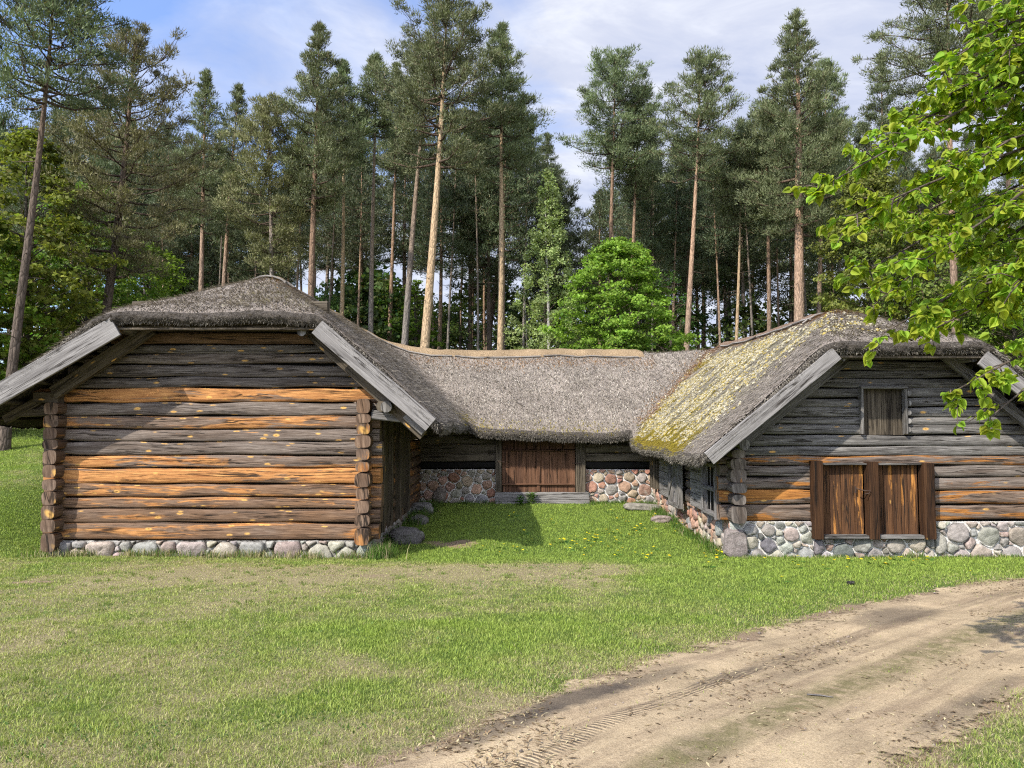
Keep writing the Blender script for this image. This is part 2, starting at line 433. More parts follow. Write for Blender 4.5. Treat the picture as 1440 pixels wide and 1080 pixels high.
# ---- the thatch
def build_roof():
    X = np.concatenate([np.linspace(XLo, XLi, 90)[:-1], np.linspace(XLi, XRi, 48)[:-1], np.linspace(XRi, XRo, 78)])
    Y = np.concatenate([np.linspace(YF, YE, 78)[:-1], np.linspace(YE, YB, 66)])
    gx, gy = np.meshgrid(X, Y, indexing='ij'); ok = inside(gx, gy)
    zt = ztop(gx, gy); idx = -np.ones(gx.shape, int); n = ok.sum(); idx[ok] = np.arange(n)
    top = np.stack([gx[ok], gy[ok], zt[ok]], -1)
    bot = top.copy(); bot[:, 2] -= thk(bot[:, 0], bot[:, 1])
    cell = ok[:-1, :-1] & ok[1:, :-1] & ok[1:, 1:] & ok[:-1, 1:]
    cx = (gx[:-1, :-1] + gx[1:, 1:]) / 2; cy = (gy[:-1, :-1] + gy[1:, 1:]) / 2; cell &= inside(cx, cy)
    q = np.stack([idx[:-1, :-1], idx[1:, :-1], idx[1:, 1:], idx[:-1, 1:]], -1)[cell]
    # rim
    loop = [(XLo, YF), (XLi, YF), (XLi, YE), (XRi, YE), (XRi, YF), (XRo, YF), (XRo, YB), (XLo, YB)]
    rim = []; nor = []
    for a, b in zip(loop, loop[1:] + loop[:1]):
        L = math.dist(a, b); k = int(L / .05); d = np.array([(b[0] - a[0]) / L, (b[1] - a[1]) / L])
        for i in range(k):
            rim.append((a[0] + d[0] * L * i / k, a[1] + d[1] * L * i / k)); nor.append((d[1], -d[0]))
    rim = np.array(rim); nor = np.array(nor); m = len(rim)
    rz = ztop(rim[:, 0], rim[:, 1]); lv = []
    for j, f in enumerate((0, .18, .4, .62, .82, 1.0)):
        off = (.02 + .05 * math.sin(f * 3.1)) + (NP.random(m) - .5) * .06 * (0 < j) - (.05 if f == 1 else 0) * NP.random(m)
        zz = rz - thk(rim[:, 0], rim[:, 1]) * f - (NP.random(m) * .05 if f == 1 else 0)
        front = (nor[:, 1] < -.5) & (rim[:, 1] < YF + .01); hipm = np.maximum(1 - sstep(1.95, 2.25, np.abs(rim[:, 0] - XL + .0)), 1 - sstep(1.40, 1.65, np.abs(rim[:, 0] - XR)))
        off = np.where(front, off * (.3 + 1.1 * hipm) - .03 * (1 - hipm), off)
        if j == 0: off = np.where(front, .05 * hipm - .03 * (1 - hipm), 0); zz = rz
        lv.append(np.stack([rim[:, 0] + nor[:, 0] * off, rim[:, 1] + nor[:, 1] * off, zz], -1))
    rimv = np.concatenate(lv); base = 2 * n; rq = []
    ii = np.arange(m); jj = (ii + 1) % m
    for j in range(len(lv) - 1):
        rq.append(np.stack([base + j * m + ii, base + (j + 1) * m + ii, base + (j + 1) * m + jj, base + j * m + jj], -1))
    V = np.concatenate([top, bot, rimv]); col = np.zeros_like(V); col[:n] = roof_masks(top[:, 0], top[:, 1])
    faces = np.concatenate([q, q[:, ::-1] + n] + rq)
    me = indexed('thatch_roof', V, faces, col, None, True)
    me.materials.append(M['thatch']); me.materials.append(M['cut'])
    mi = np.ones(len(faces), np.int32); mi[:len(q)] = 0; me.polygons.foreach_set('material_index', mi)
    return under(mesh_obj('thatch_roof', me, None))
roof = build_roof()
roof['label'] = 'grey weathered thatch with yellow moss and pale lichen on the right wing'

def slope_frame(x, y):
    e = .08
    dzx = (zroof(x + e, y) - zroof(x - e, y)) / (2 * e); dzy = (zroof(x, y + e) - zroof(x, y - e)) / (2 * e)
    nrm = np.stack([-dzx, -dzy, np.ones_like(dzx)], -1); nrm /= np.linalg.norm(nrm, axis=1, keepdims=True)
    dn = np.stack([-dzx, -dzy, -(dzx ** 2 + dzy ** 2)], -1); dn /= np.linalg.norm(dn, axis=1, keepdims=True) + 1e-6
    return nrm, dn
def tris_from(base, d, nrm, L, w, lift):
    sd = np.cross(d, nrm); sd /= np.linalg.norm(sd, axis=1, keepdims=True) + 1e-6
    tip = base + d * L[:, None] + nrm * lift[:, None]
    return np.stack([base - sd * w[:, None] / 2, base + sd * w[:, None] / 2, tip], 1)
def build_straw():
    T = []; K = []
    n = 210000
    x = NP.uniform(XLo, XRo, n); y = NP.uniform(YF, 24.2, n); ok = inside(x, y); x = x[ok]; y = y[ok]; n = len(x)
    nrm, dn = slope_frame(x, y)
    b = np.stack([x, y, ztop(x, y)], -1); b += nrm * .004 - dn * .05
    d = dn + NP.normal(0, .22, (n, 3)); d /= np.linalg.norm(d, axis=1, keepdims=True)
    T.append(tris_from(b, d, nrm, NP.uniform(.06, .17, n), NP.uniform(.010, .024, n), NP.uniform(.01, .05, n)))
    mk = roof_masks(x, y)
    v = NP.uniform(.35, 1.35, n)[:, None]; c = np.array([.30, .258, .215]) * v
    pale = NP.random(n) < .13; c[pale] = np.array([.50, .45, .38]) * NP.uniform(.7, 1.2, (pale.sum(), 1))
    li = NP.random(n) < mk[:, 2] * .5; c[li] = np.array([.40, .36, .24]) * NP.uniform(.5, 1.3, (li.sum(), 1))
    ms = NP.random(n) < mk[:, 0] * 1.1; c[ms] = np.array([.27, .20, .025]) * NP.uniform(.5, 1.4, (ms.sum(), 1))
    ru = NP.random(n) < mk[:, 1] * .9; c[ru] = np.array([.24, .115, .045]) * NP.uniform(.5, 1.3, (ru.sum(), 1))
    K.append(c)
    # ragged fringe along the eaves and verges
    for (a, b2, nn, dens) in (((XLo, YF), (XLi, YF), (0, -1), 1), ((XLi, YF), (XLi, YE), (1, 0), 1), ((XLi, YE), (XRi, YE), (0, -1), 1.4), ((XRi, YE), (XRi, YF), (-1, 0), 1.4), ((XRi, YF), (XRo, YF), (0, -1), 1), ((XLo, YF), (XLo, YB), (-1, 0), .4)):
        L = math.dist(a, b2); k = int(L * 850 * dens); t = NP.random(k)
        px = a[0] + (b2[0] - a[0]) * t; py = a[1] + (b2[1] - a[1]) * t
        f = NP.random(k) ** .9; z = ztop(px, py) - thk(px, py) * f * 1.02
        o = .02 + .05 * np.sin(f * 3.1) - .02
        base = np.stack([px + nn[0] * o, py + nn[1] * o, z], -1)
        dz = np.where(f > .8, -1.2, -.55)
        d = np.stack([nn[0] + NP.normal(0, .35, k), nn[1] + NP.normal(0, .35, k), dz + NP.normal(0, .3, k)], -1); d /= np.linalg.norm(d, axis=1, keepdims=True)
        up = np.tile(np.array([0, 0, 1.]), (k, 1)) + NP.normal(0, .4, (k, 3))
        T.append(tris_from(base, d, up, NP.uniform(.03, .10, k), NP.uniform(.006, .016, k), np.zeros(k)))
        v = NP.uniform(.3, 1.2, k) * (1.1 - .55 * f); c = np.array([.24, .21, .175]) * v[:, None]
        pale = NP.random(k) < .16; c[pale] = np.array([.36, .32, .26]) * NP.uniform(.6, 1.2, (pale.sum(), 1))
        mk = roof_masks(px - nn[0] * .1, py - nn[1] * .1)[:, 0]; ms = (NP.random(k) < mk) & (f < .35); c[ms] = np.array([.27, .20, .025]) * NP.uniform(.5, 1.4, (ms.sum(), 1))
        K.append(c)
    T = np.concatenate(T); K = np.repeat(np.concatenate(K), 3, 0)
    me = soup('loose_straw', T, 3, K)
    o = mesh_obj('loose_straw', me, M['straw']); o.parent = roof; o.location = -BL - roof.location
    o['kind'] = 'stuff'
build_straw()

def build_lichen():
    n = 60000; x = NP.uniform(XRi + .1, XR, n); y = NP.uniform(YF + .6, 24, n)
    ok = inside(x, y) & (NP.random(n) < roof_masks(x, y)[:, 2] * 1.1 * sstep(.34, .60, fbm(x * 2.2, y * 3.6 + 30, 3)))
    x = x[ok]; y = y[ok]; n = len(x); nrm, dn = slope_frame(x, y); b = np.stack([x, y, ztop(x, y)], -1)
    sd = np.cross(nrm, dn); r = NP.uniform(.008, .030, n)[:, None] * (.7 + .6 * NP.random((n, 1))); ring = []
    for k in range(6):
        a = k * math.pi / 3 + NP.uniform(-.3, .3, n)[:, None]; q = r * NP.uniform(.7, 1.3, (n, 1))
        ring.append(b + sd * np.cos(a) * q + dn * np.sin(a) * q * 1.3 + nrm * NP.uniform(-.005, .02, (n, 1)))
    apex = b + nrm * (r * .7 + .01)
    T = np.concatenate([np.stack([ring[k], ring[(k + 1) % 6], apex], 1) for k in range(6)])
    c = np.array([.43, .40, .28]) * NP.uniform(.4, 1.2, (n, 1)); c = np.where(NP.random((n, 1)) < .30, np.array([.33, .27, .07]) * NP.uniform(.7, 1.2, (n, 1)), c)
    me = soup('lichen', T, 3, np.repeat(np.tile(c, (6, 1)), 3, 0))
    o = mesh_obj('lichen', me, M['straw']); o.parent = roof; o.location = -BL - roof.location; o['kind'] = 'stuff'
build_lichen()

def ridge_cap(path, lat, half, rise, mat, col=(0, 0, 0)):
    """a saddle of straw over a ridge; path: plan points, lat: sideways unit vector"""
    k = 15; V = []; 
    for i, (x, y) in enumerate(path):
        hw = half * (1 + .12 * (R.random() - .5))
        for j in range(k):
            s = -1 + 2 * j / (k - 1); px = x + lat[0] * s * hw; py = y + lat[1] * s * hw
            endf = min(1, min(i, len(path) - 1 - i) / 2 + .25)
            V.append((px, py, float(zroof(px, py)) + (rise * (1 - s * s) ** .5 * endf if abs(s) < 1 else -.03) + .012 + R.uniform(-.008, .008)))
    Fq = [(i * k + j, (i + 1) * k + j, (i + 1) * k + j + 1, i * k + j + 1) for i in range(len(path) - 1) for j in range(k - 1)]
    me = indexed('ridge_cap', V, Fq, np.tile(np.array(col), (len(V), 1)), None, True)
    o = mesh_obj('ridge_cap', me, mat); o.parent = roof; o.location = -BL - roof.location
    return o
ridge_cap([(x, YM) for x in np.linspace(XL + .5, 4.2, 90)], (0, 1), .40, .085, M['newthatch'])
ridge_cap([(XL, y) for y in np.linspace(16.35, 25.5, 60)], (1, 0), .40, .09, M['newthatch'])
c_ = ridge_cap([(XR, y) for y in np.linspace(16.6, 25.5, 60)], (1, 0), .42, .08, M['thatch'], (.05, .55, .1))
c_['label'] = 'rusty brown ridge straw of the right wing'
def roof_pole(pts, r=.028, lift=.05):
    mb = MB(); P = []
    for i in range(len(pts) - 1):
        for t in np.linspace(0, 1, 9)[(1 if i else 0):]:
            x = pts[i][0] + (pts[i + 1][0] - pts[i][0]) * t; y = pts[i][1] + (pts[i + 1][1] - pts[i][1]) * t
            P.append((x, y, float(zroof(x, y)) + lift))
    mb.tube(P, r, 7); o = mb.build('ridge_pole', M['pole']); o.parent = roof; o.location = -BL - roof.location
for a, b in ((-4.6, -1.9), (-1.8, .9), (1.0, 4.0)): roof_pole([(a, YM - .40), (b, YM - .42)], .026, .045)
for s in (-1, 1):
    roof_pole([(XL + s * .42, 16.2), (XL + s * .42, 20)]); roof_pole([(XR + s * .42, 16.5), (XR + s * .42, 20)]); roof_pole([(XR + s * .42, 20.1), (XR + s * .42, 23.6)])
roof_pole([(XL - .62, 16.35), (XL + .6, 16.3)], .022, .05)
roof_pole([(XR - .55, 16.62), (XR + .6, 16.7)], .022, .05)

# ---- log walls
def rows_from_px(ys, Y): return [zat(p, Y) for p in ys]
def xr_under_roof(z, y, side, zf, xc, gap=.26):
    """x where the underside of the roof meets height z on one side of the gable"""
    xs = np.linspace(xc, xc + side * 5.5, 300); u = zf(xs, np.full(300, y)) - gap
    k = np.argmax(u < z); return float(xs[max(k - 1, 0)]) if (u < z).any() else float(xs[-1])

GYL = 14.0
LROW = rows_from_px([467, 484, 497, 512, 530, 545, 566, 585, 603, 621, 640, 658, 680, 699, 715, 735, 760], GYL)
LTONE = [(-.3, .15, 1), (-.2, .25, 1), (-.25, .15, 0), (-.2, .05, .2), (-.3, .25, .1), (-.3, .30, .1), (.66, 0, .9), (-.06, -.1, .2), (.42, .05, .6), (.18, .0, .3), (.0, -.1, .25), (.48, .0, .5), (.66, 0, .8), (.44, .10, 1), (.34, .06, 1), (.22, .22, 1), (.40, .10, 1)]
X1, X2 = -8.47, -2.74
def log_gable(name, rows, tones, y, xa, xb, xc, zf, mat, topz, holes=()):
    mb = MB(); mbb = MB()
    for i in range(len(rows) - 1):
        zt, zb = rows[i], rows[i + 1]; zm = (zt + zb) / 2; h = (zt - zb) * 1.0
        if zt < topz:
            a, b = xa - R.uniform(.24, .32), xb + R.uniform(.24, .32)
        else:
            a = xr_under_roof(zm, y, -1, zf, xc); b = xr_under_roof(zm, y, 1, zf, xc)
        cuts = [(a, b)]
        for (h0, h1, hz0, hz1) in holes:
            if hz0 < zm < hz1: cuts = [c for (p, q) in cuts for c in ((p, min(q, h0)), (max(p, h1), q)) if c[1] - c[0] > .05]
        for a, b in cuts: (mbb if tones[i][2] == 1 and zt > 2.4 else mb).log((a, y + .12), (b, y + .12), zm, h, .25, (tones[i][0], tones[i][1], tones[i][2]))
    o = under(mb.build(name, mat))
    if mbb.v: under(mbb.build(name, M['brown']))
    return o
LT = LTONE[1:] if len(LTONE) > 16 else LTONE
w = log_gable('log_wall', LROW, LT, GYL, X1, X2, XL, zL, M['log'], 2.0)
w['label'] = 'left gable of grey and bare orange logs'
# top filling logs under the hip
mb = MB(); 
for zc in (LROW[0] + .11, LROW[0] + .30, LROW[0] + .50): mb.log((-7.2, GYL + .14), (-3.5, GYL + .14), zc, .21, .2, (-.3, .2, 0))
under(mb.build('log_wall', M['brown']))

GYR = 14.0
RROW = rows_from_px([493, 507, 521, 532, 545, 559, 572, 586, 597, 611, 627, 641, 654, 671, 689, 709, 733], GYR)
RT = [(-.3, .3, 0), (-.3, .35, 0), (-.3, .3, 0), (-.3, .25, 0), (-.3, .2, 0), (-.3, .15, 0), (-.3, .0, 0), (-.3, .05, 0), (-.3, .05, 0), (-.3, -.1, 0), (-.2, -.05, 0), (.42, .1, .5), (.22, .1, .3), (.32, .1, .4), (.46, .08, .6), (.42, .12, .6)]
X3, X4 = 4.14, 9.96
HX = lambda p: xat(p, 700, 13.95)
w = log_gable('log_wall', RROW, RT, GYR, X3, X4, XR, zR, M['oldlog'], 1.05, ((HX(1216), HX(1277), zat(610, 14), zat(546, 14)), (HX(1148), HX(1304), -2, zat(656, 14))))
w['label'] = 'right gable of dark grey logs with orange streaks low down'

def side_wall(x, y0, y1, rows, mat, tone, ends=True, jit=.05):
    mb = MB()
    for i in range(len(rows) - 1):
        zt, zb = rows[i], rows[i + 1]
        t = (tone[0] + R.uniform(-.35, .25), tone[1] + R.uniform(-.1, .15), .8 if mat is M['log'] else .3)
        mb.log((x, y0 - R.uniform(0, jit)), (x, y1), (zt + zb) / 2, (zt - zb) * 1.0, R.uniform(.24, .29), t, .012, 14, .45)
    return under(mb.build('log_wall', mat))
# side walls: their ends stand proud of the gable as the stacked corner
ez = [zat(p, 13.8) for p in (566, 583, 601, 617, 632, 653, 672, 690, 710, 729, 748, 777)]
side_wall(X1, 13.76, 26.4, [z for z in ez], M['log'], (.25, .35))
side_wall(X2, 13.76, 21.6, [zat(p, 13.8) for p in (560, 582, 595, 611, 630, 648, 664, 686, 702, 722, 742, 768)], M['log'], (.3, .3))
side_wall(X3, 13.72, 21.6, [zat(p, 13.8) for p in (632, 645, 660, 678, 694, 710, 736)], M['oldlog'], (.05, .2))
side_wall(X4, 13.72, 26.4, [zat(p, 13.8) for p in (632, 645, 660, 678, 694, 710, 736)], M['oldlog'], (.05, .2))
mb = MB()      # rear walls
for (a, b) in ((X1, X2), (X2, X3), (X3, X4)):
    for i in range(9): mb.log((b, 26.4), (a, 26.4), -.35 + i * .26, .26, .24, (-.2, .1, 0))
under(mb.build('log_wall', M['oldlog']))
# added dark cores behind the logs so that no daylight shows through the chinks
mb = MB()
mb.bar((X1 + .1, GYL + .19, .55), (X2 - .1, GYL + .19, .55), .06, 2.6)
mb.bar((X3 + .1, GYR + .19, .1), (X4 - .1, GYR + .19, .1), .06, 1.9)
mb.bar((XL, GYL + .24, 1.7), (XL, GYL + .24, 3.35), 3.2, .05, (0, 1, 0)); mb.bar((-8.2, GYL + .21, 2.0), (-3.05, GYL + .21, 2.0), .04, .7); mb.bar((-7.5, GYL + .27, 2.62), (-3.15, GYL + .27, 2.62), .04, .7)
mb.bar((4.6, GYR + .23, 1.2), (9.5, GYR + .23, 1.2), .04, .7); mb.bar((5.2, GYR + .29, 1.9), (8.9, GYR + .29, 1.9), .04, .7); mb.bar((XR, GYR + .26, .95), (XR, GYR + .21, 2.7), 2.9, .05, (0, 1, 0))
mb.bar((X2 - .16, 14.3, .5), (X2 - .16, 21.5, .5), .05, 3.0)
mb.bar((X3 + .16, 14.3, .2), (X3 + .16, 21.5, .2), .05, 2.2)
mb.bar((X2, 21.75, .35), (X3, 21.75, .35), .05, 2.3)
under(mb.build('dark_backing', M['dark']))

# ---- bargeboards, rafters, purlins, roof laths
def board(pa, pb, w, t, Y, name='bargeboard', mat='board', col=(0, 0, 0)):
    mb = MB(); a = at(*pa, Y); b = at(*pb, Y)
    mb.bar(a, b, t, w, (0, 0, 1), .008, col, 6, .003)
    return under(mb.build(name, M[mat]))
board((163, 459), (-34, 573), .365, .055, 13.135)
board((446, 460), (606, 597), .29, .055, 13.135)
board((1176, 497), (997, 645), .255, .055, 13.135)
board((1382, 503), (1570, 648), .29, .055, 13.135)
# hidden second layer and the worn top ends
board((214, 462), (76, 553), .25, .11, 13.80, 'rafter', 'brown', (-.1, .0, 0))
board((432, 464), (596, 612), .20, .11, 13.70, 'rafter', 'brown', (-.1, .1, 0))
board((1190, 505), (1040, 628), .16, .11, 13.75, 'rafter', 'oldlog', (-.3, .2, 0))
board((1330, 500), (1450, 600), .18, .11, 13.75, 'rafter', 'oldlog', (-.3, .1, 0))
def purlin(px, py, r, y0=13.30, y1=14.4, mat='oldlog', col=(-.2, .0, 0)):
    p = at(px, py, y0); mb = MB(); mb.tube([(p.x, y0, p.z), (p.x, (y0 + y1) / 2, p.z + .01), (p.x, y1, p.z)], r, 10, col)
    under(mb.build('purlin', M[mat]))
purlin(424, 466, .085); purlin(543, 572, .105, 13.45); purlin(168, 462, .085)
purlin(1186, 502, .075); purlin(1369, 503, .075); purlin(1047, 625, .10, 13.45)
# eave beam ends and brace at the far left corner
mb = MB(); a = at(52, 559, 13.9); b = at(86, 560, 13.9); mb.bar(a, b, .22, .20, (0, 0, 1), .02, (-.1, .1, 0)); under(mb.build('beam_end', M['brown']))
mb = MB(); a = at(58, 562, 13.95); b = at(8, 590, 13.95); mb.bar(a, b, .14, .17, (0, 0, 1), .02, (0, .1, 0)); under(mb.build('brace', M['brown']))
mb = MB(); a = at(30, 581, 13.98); b = at(80, 579, 13.98); mb.bar(a, b, .16, .14, (0, 0, 1), .02, (0, .1, 0)); under(mb.build('beam_end', M['brown']))
mb = MB(); a = at(524, 583, 13.9); b = at(570, 588, 13.9); mb.bar(a, b, .2, .17, (0, 0, 1), .02, (-.2, .1, 0)); under(mb.build('beam_end', M['board']))
mb = MB(); a = at(572, 582, 13.5); b = at(598, 606, 13.5); mb.bar(a, b, .10, .20, (0, 0, 1), .03, (-.2, .1, 0)); under(mb.build('eave_bracket', M['board']))
# laths that carry the thatch, seen under the verges
mb = MB()
for zf, xc, ds in ((zL, XL, (-4.3, -3.8, -3.25, -2.7, -2.2, 2.3, 2.8, 3.3, 3.75)), (zR, XR, (-3.4, -2.9, -2.4, -1.9, 1.9, 2.4, 2.9, 3.4))):
    for d in ds:
        x = xc + d; z0 = float(zf(x, 13.6)) - TH - .08
        mb = MB(); mb.tube([(x, 13.25, z0 + .01), (x, 14.0, z0 + R.uniform(-.02, .02)), (x, 20, z0)], .04, 7, (.1, .1, 0)); under(mb.build('roof_lath', M['brown']))
mb = MB()   # boarding under the hip eaves
for zf, xc, hw, zz in ((zL, XL, 1.95, 3.60), (zR, XR, 1.42, 3.10)):
    mb = MB(); mb.bar((xc - hw, 13.24, zz - TH - .10), (xc + hw, 13.24, zz - TH - .10), .06, .045, (0, 0, 1), .01, (-.2, .1, 0)); under(mb.build('roof_lath', M['brown']))
    for k in range(3):
        mb = MB(); y = 13.42 + k * .2; mb.bar((xc - hw, y, zz - TH - .03 + k * .07), (xc + hw, y, zz - TH - .03 + k * .07), .05, .05, (0, 0, 1), .01, (-.2, .3, 0)); under(mb.build('roof_lath', M['brown']))

# ---- stone footings
PAL = [((.34, .275, .235), 3), ((.33, .308, .275), 6), ((.37, .325, .265), 5), ((.14, .137, .132), 1), ((.32, .205, .165), 1.2), ((.26, .245, .225), 2)]
def stone_panel(name, O, U, Nn, w, h, rmin, rmax, mortar, seed, bulge=.09, pal=PAL, gap=.006, zjit=0, label=None):
    """fieldstones packed over a w x h panel; O lower-left corner, U along, Nn outward"""
    rr = random.Random(seed); O = Vector(O); U = Vector(U); Nn = Vector(Nn); W = Vector((0, 0, 1))
    pts = []; tries = 0; r = rmax
    while tries < 5000 and len(pts) < 420:
        tries += 1; r = max(rmin, rmax * (.9992 ** tries)) * rr.uniform(.85, 1.1)
        x = rr.uniform(0, w); y = rr.uniform(-.02, h) if r < rmax * .6 else rr.uniform(.0, h * .8)
        if all(math.hypot((x - a) * .85, (y - b) * 1.15) > (r + c) * .86 for a, b, c in pts): pts.append((x, y, r))
    V = []; Fc = []; K = []
    for i, (x, y, r) in enumerate(pts):
        poly = [(-r * 1.6 + x, -r * 1.4 + y), (r * 1.6 + x, -r * 1.4 + y), (r * 1.6 + x, r * 1.4 + y), (-r * 1.6 + x, r * 1.4 + y)]
        lim = [(0, 0, 1, w), (0, 0, -1, 0)]
        def clip(poly, a, b, c):   # keep a*x+b*y<=c
            o = []
            for k in range(len(poly)):
                p, q = poly[k], poly[(k + 1) % len(poly)]; dp = a * p[0] + b * p[1] - c; dq = a * q[0] + b * q[1] - c
                if dp <= 0: o.append(p)
                if (dp < 0 < dq) or (dq < 0 < dp): t = dp / (dp - dq); o.append((p[0] + (q[0] - p[0]) * t, p[1] + (q[1] - p[1]) * t))
            return o
        for j, (x2, y2, r2) in enumerate(pts):
            if j == i or abs(x2 - x) > 3 * rmax or abs(y2 - y) > 3 * rmax: continue
            a, b = 2 * (x2 - x), 2 * (y2 - y); c = x2 * x2 + y2 * y2 - r2 * r2 - (x * x + y * y - r * r)
            poly = clip(poly, a, b, c)
            if len(poly) < 3: break
        if len(poly) < 3: continue
        poly = clip(clip(clip(clip(poly, 1, 0, w), -1, 0, 0), 0, 1, h), 0, -1, .12)
        if len(poly) < 3: continue
        cx = sum(p[0] for p in poly) / len(poly); cy = sum(p[1] for p in poly) / len(poly); n = 28; rad = []
        for k in range(n):
            a = 2 * math.pi * k / n; dx, dy = math.cos(a), math.sin(a); best = 9
            for q in range(len(poly)):
                p1, p2 = poly[q], poly[(q + 1) % len(poly)]; ex, ey = p2[0] - p1[0], p2[1] - p1[1]; den = dx * ey - dy * ex
                if abs(den) < 1e-9: continue
                t = ((p1[0] - cx) * ey - (p1[1] - cy) * ex) / den; u = ((p1[0] - cx) * dy - (p1[1] - cy) * dx) / den
                if t > 0 and -1e-6 <= u <= 1 + 1e-6: best = min(best, t)
            rad.append(best)
        rad = [min(rad[k], (rad[k - 1] + rad[k] * 3 + rad[(k + 1) % n]) / 5) for k in range(n)]
        mr = sum(rad) / n; po = rr.uniform(0, 90); rad = [max(.01, (q - gap * rr.uniform(.6, 1.6)) * (1 - .16 * float(fbm(po + math.cos(6.283 * k / n) * 1.6, po + math.sin(6.283 * k / n) * 1.6, 2)))) for k, q in enumerate(rad)]
        bl = bulge * rr.uniform(.75, 1.25) * min(1, mr / .12 + .3); base = len(V)
        tx, ty = rr.uniform(-.25, .25), rr.uniform(-.25, .25)
        col = rr.choices([p for p, _ in pal], [q for _, q in pal])[0]; k_ = rr.uniform(.8, 1.2); col = tuple(q * k_ * rr.uniform(.93, 1.07) for q in col)
        for s, d in ((1.0, -.06), (1.0, .40), (.95, .72), (.80, .92), (.45, 1.0), (.0, 1.0)):
            for k in range(n):
                a = 2 * math.pi * k / n; q = rad[k] * s; px, py = cx + math.cos(a) * q, cy + math.sin(a) * q
                nz = (float(vnoise(px * 14 + seed, py * 14)) - .5) * .022 * (d > .3)
                dep = bl * d + (tx * (px - cx) + ty * (py - cy)) * (d > .5) + nz
                V.append(O + U * px + W * py + Nn * dep); K.append(col)
        for l in range(5):
            for k in range(n): Fc.append((base + l * n + k, base + l * n + (k + 1) % n, base + (l + 1) * n + (k + 1) % n, base + (l + 1) * n + k))
    me = indexed(name, [tuple(v) for v in V], Fc, np.array(K), None, True)
    ft = under(mesh_obj(name, me, M['stone']))
    if label: ft['label'] = label
    # mortar bed
    nx, ny = max(4, int(w / .06)), max(3, int(h / .06)); V = []; 
    for i in range(nx + 1):
        for j in range(ny + 1):
            x, y = w * i / nx, -.12 + (h + .12) * j / ny; V.append(tuple(O + U * x + W * y + Nn * (.010 + .03 * (float(vnoise(x * 9 + seed, y * 9)) - .5))))
    Fq = [(i * (ny + 1) + j, (i + 1) * (ny + 1) + j, (i + 1) * (ny + 1) + j + 1, i * (ny + 1) + j + 1) for i in range(nx) for j in range(ny)]
    mo = mesh_obj('mortar', indexed('mortar', V, Fq, None, None, True), mortar); mo.parent = ft; mo.location = -BL - ft.location
    return ft
zl = zat(760, GYL)
gL = Hs(-5.5, 13.9)
stone_panel('stone_footing', (X1 - .12, 14.0, gL - .05), (1, 0, 0), (0, -1, 0), X2 - X1 + .26, zl - gL + .05, .06, .27, M['dirtymortar'], 3, .11)
gR = min(Hs(4, 13.9), Hs(9, 13.9)); zr = zat(733, GYR)
XD1, XD2 = xat(1142, 650, 13.95), xat(1311, 650, 13.95); zdb = zat(757, 13.95)
stone_panel('stone_footing', (X3 - .10, 14.0, gR - .03), (1, 0, 0), (0, -1, 0), XD1 - X3 + .10, zr - gR + .03, .055, .15, M['mortar'], 5, .075)
stone_panel('stone_footing', (XD1, 14.0, gR - .03), (1, 0, 0), (0, -1, 0), XD2 - XD1, zdb - gR + .03, .07, .17, M['mortar'], 15, .075)
stone_panel('stone_footing', (XD2, 14.0, gR - .03), (1, 0, 0), (0, -1, 0), X4 - XD2 + .1, zr - gR + .03, .06, .21, M['mortar'], 9, .08)
# footing along the yard side of the right wing, the far end and the left wing
PINK = [((.42, .26, .19), 4), ((.35, .30, .25), 3), ((.42, .33, .24), 3), ((.36, .18, .125), 2), ((.27, .25, .235), 2)]
gs_ = min(Hs(4, 14), Hs(4, 21)) - .03
stone_panel('stone_footing', (X3 - .02, 21.5, gs_), (0, -1, 0), (-1, 0, 0), 7.5, zat(732, 14) - gs_ + .03, .06, .17, M['mortar'], 21, .08, PINK)
gm = Hs(0, 21.4); zs = zat(660, 21.45)
XM1, XM2 = xat(697, 660, 21.45), xat(822, 660, 21.45)
stone_panel('stone_footing', (X2 + .1, 21.5, gm - .05), (1, 0, 0), (0, -1, 0), XM1 - X2 - .1, zs - gm + .05, .07, .17, M['mortar'], 33, .07, PINK)
stone_panel('stone_footing', (XM2, 21.5, gm - .05), (1, 0, 0), (0, -1, 0), X3 - XM2, zs - gm + .05, .07, .18, M['mortar'], 37, .07, PINK)
stone_panel('stone_footing', (X2 + .02, 14.0, gL - .05), (0, 1, 0), (1, 0, 0), 7.5, .42, .07, .16, M['dirtymortar'], 41, .09)

# big corner slab of the right wing
def rock_mesh(name, sx, sy, sz, seed, sub=4, rough=.22, ex=.8):
    import bmesh
    bm = bmesh.new(); bmesh.ops.create_icosphere(bm, subdivisions=sub, radius=1)
    for v in bm.verts:
        p = v.co.copy(); k = 1 + rough * (float(fbm(p.x * 1.3 + seed, p.y * 1.3 + p.z * 1.7, 3)) - .5) * 2 + .05 * (float(fbm(p.x * 5 + seed, p.y * 5 + p.z * 4, 2)) - .5)
        q = Vector((math.copysign(abs(p.x) ** ex, p.x), math.copysign(abs(p.y) ** ex, p.y), math.copysign(abs(p.z) ** ex, p.z))) * k
        v.co = Vector((q.x * sx, q.y * sy, q.z * sz))
    for f in bm.faces: f.smooth = True
    me = bpy.data.meshes.new(name); bm.to_mesh(me); bm.free()
    return me
def colour_mesh(me, c):
    ca = me.color_attributes.new('col', 'FLOAT_COLOR', 'POINT'); c4 = np.ones((len(me.vertices), 4), np.float32); c4[:, :3] = c; ca.data.foreach_set('color', c4.ravel())
me = rock_mesh('corner_stone', .20, .12, .26, 4, 5, .16, .42); colour_mesh(me, (.23, .195, .18))
o = mesh_obj('corner_stone', me, M['stone']); o.location = (X3 + .0, 13.99, gR + .24); under(o)

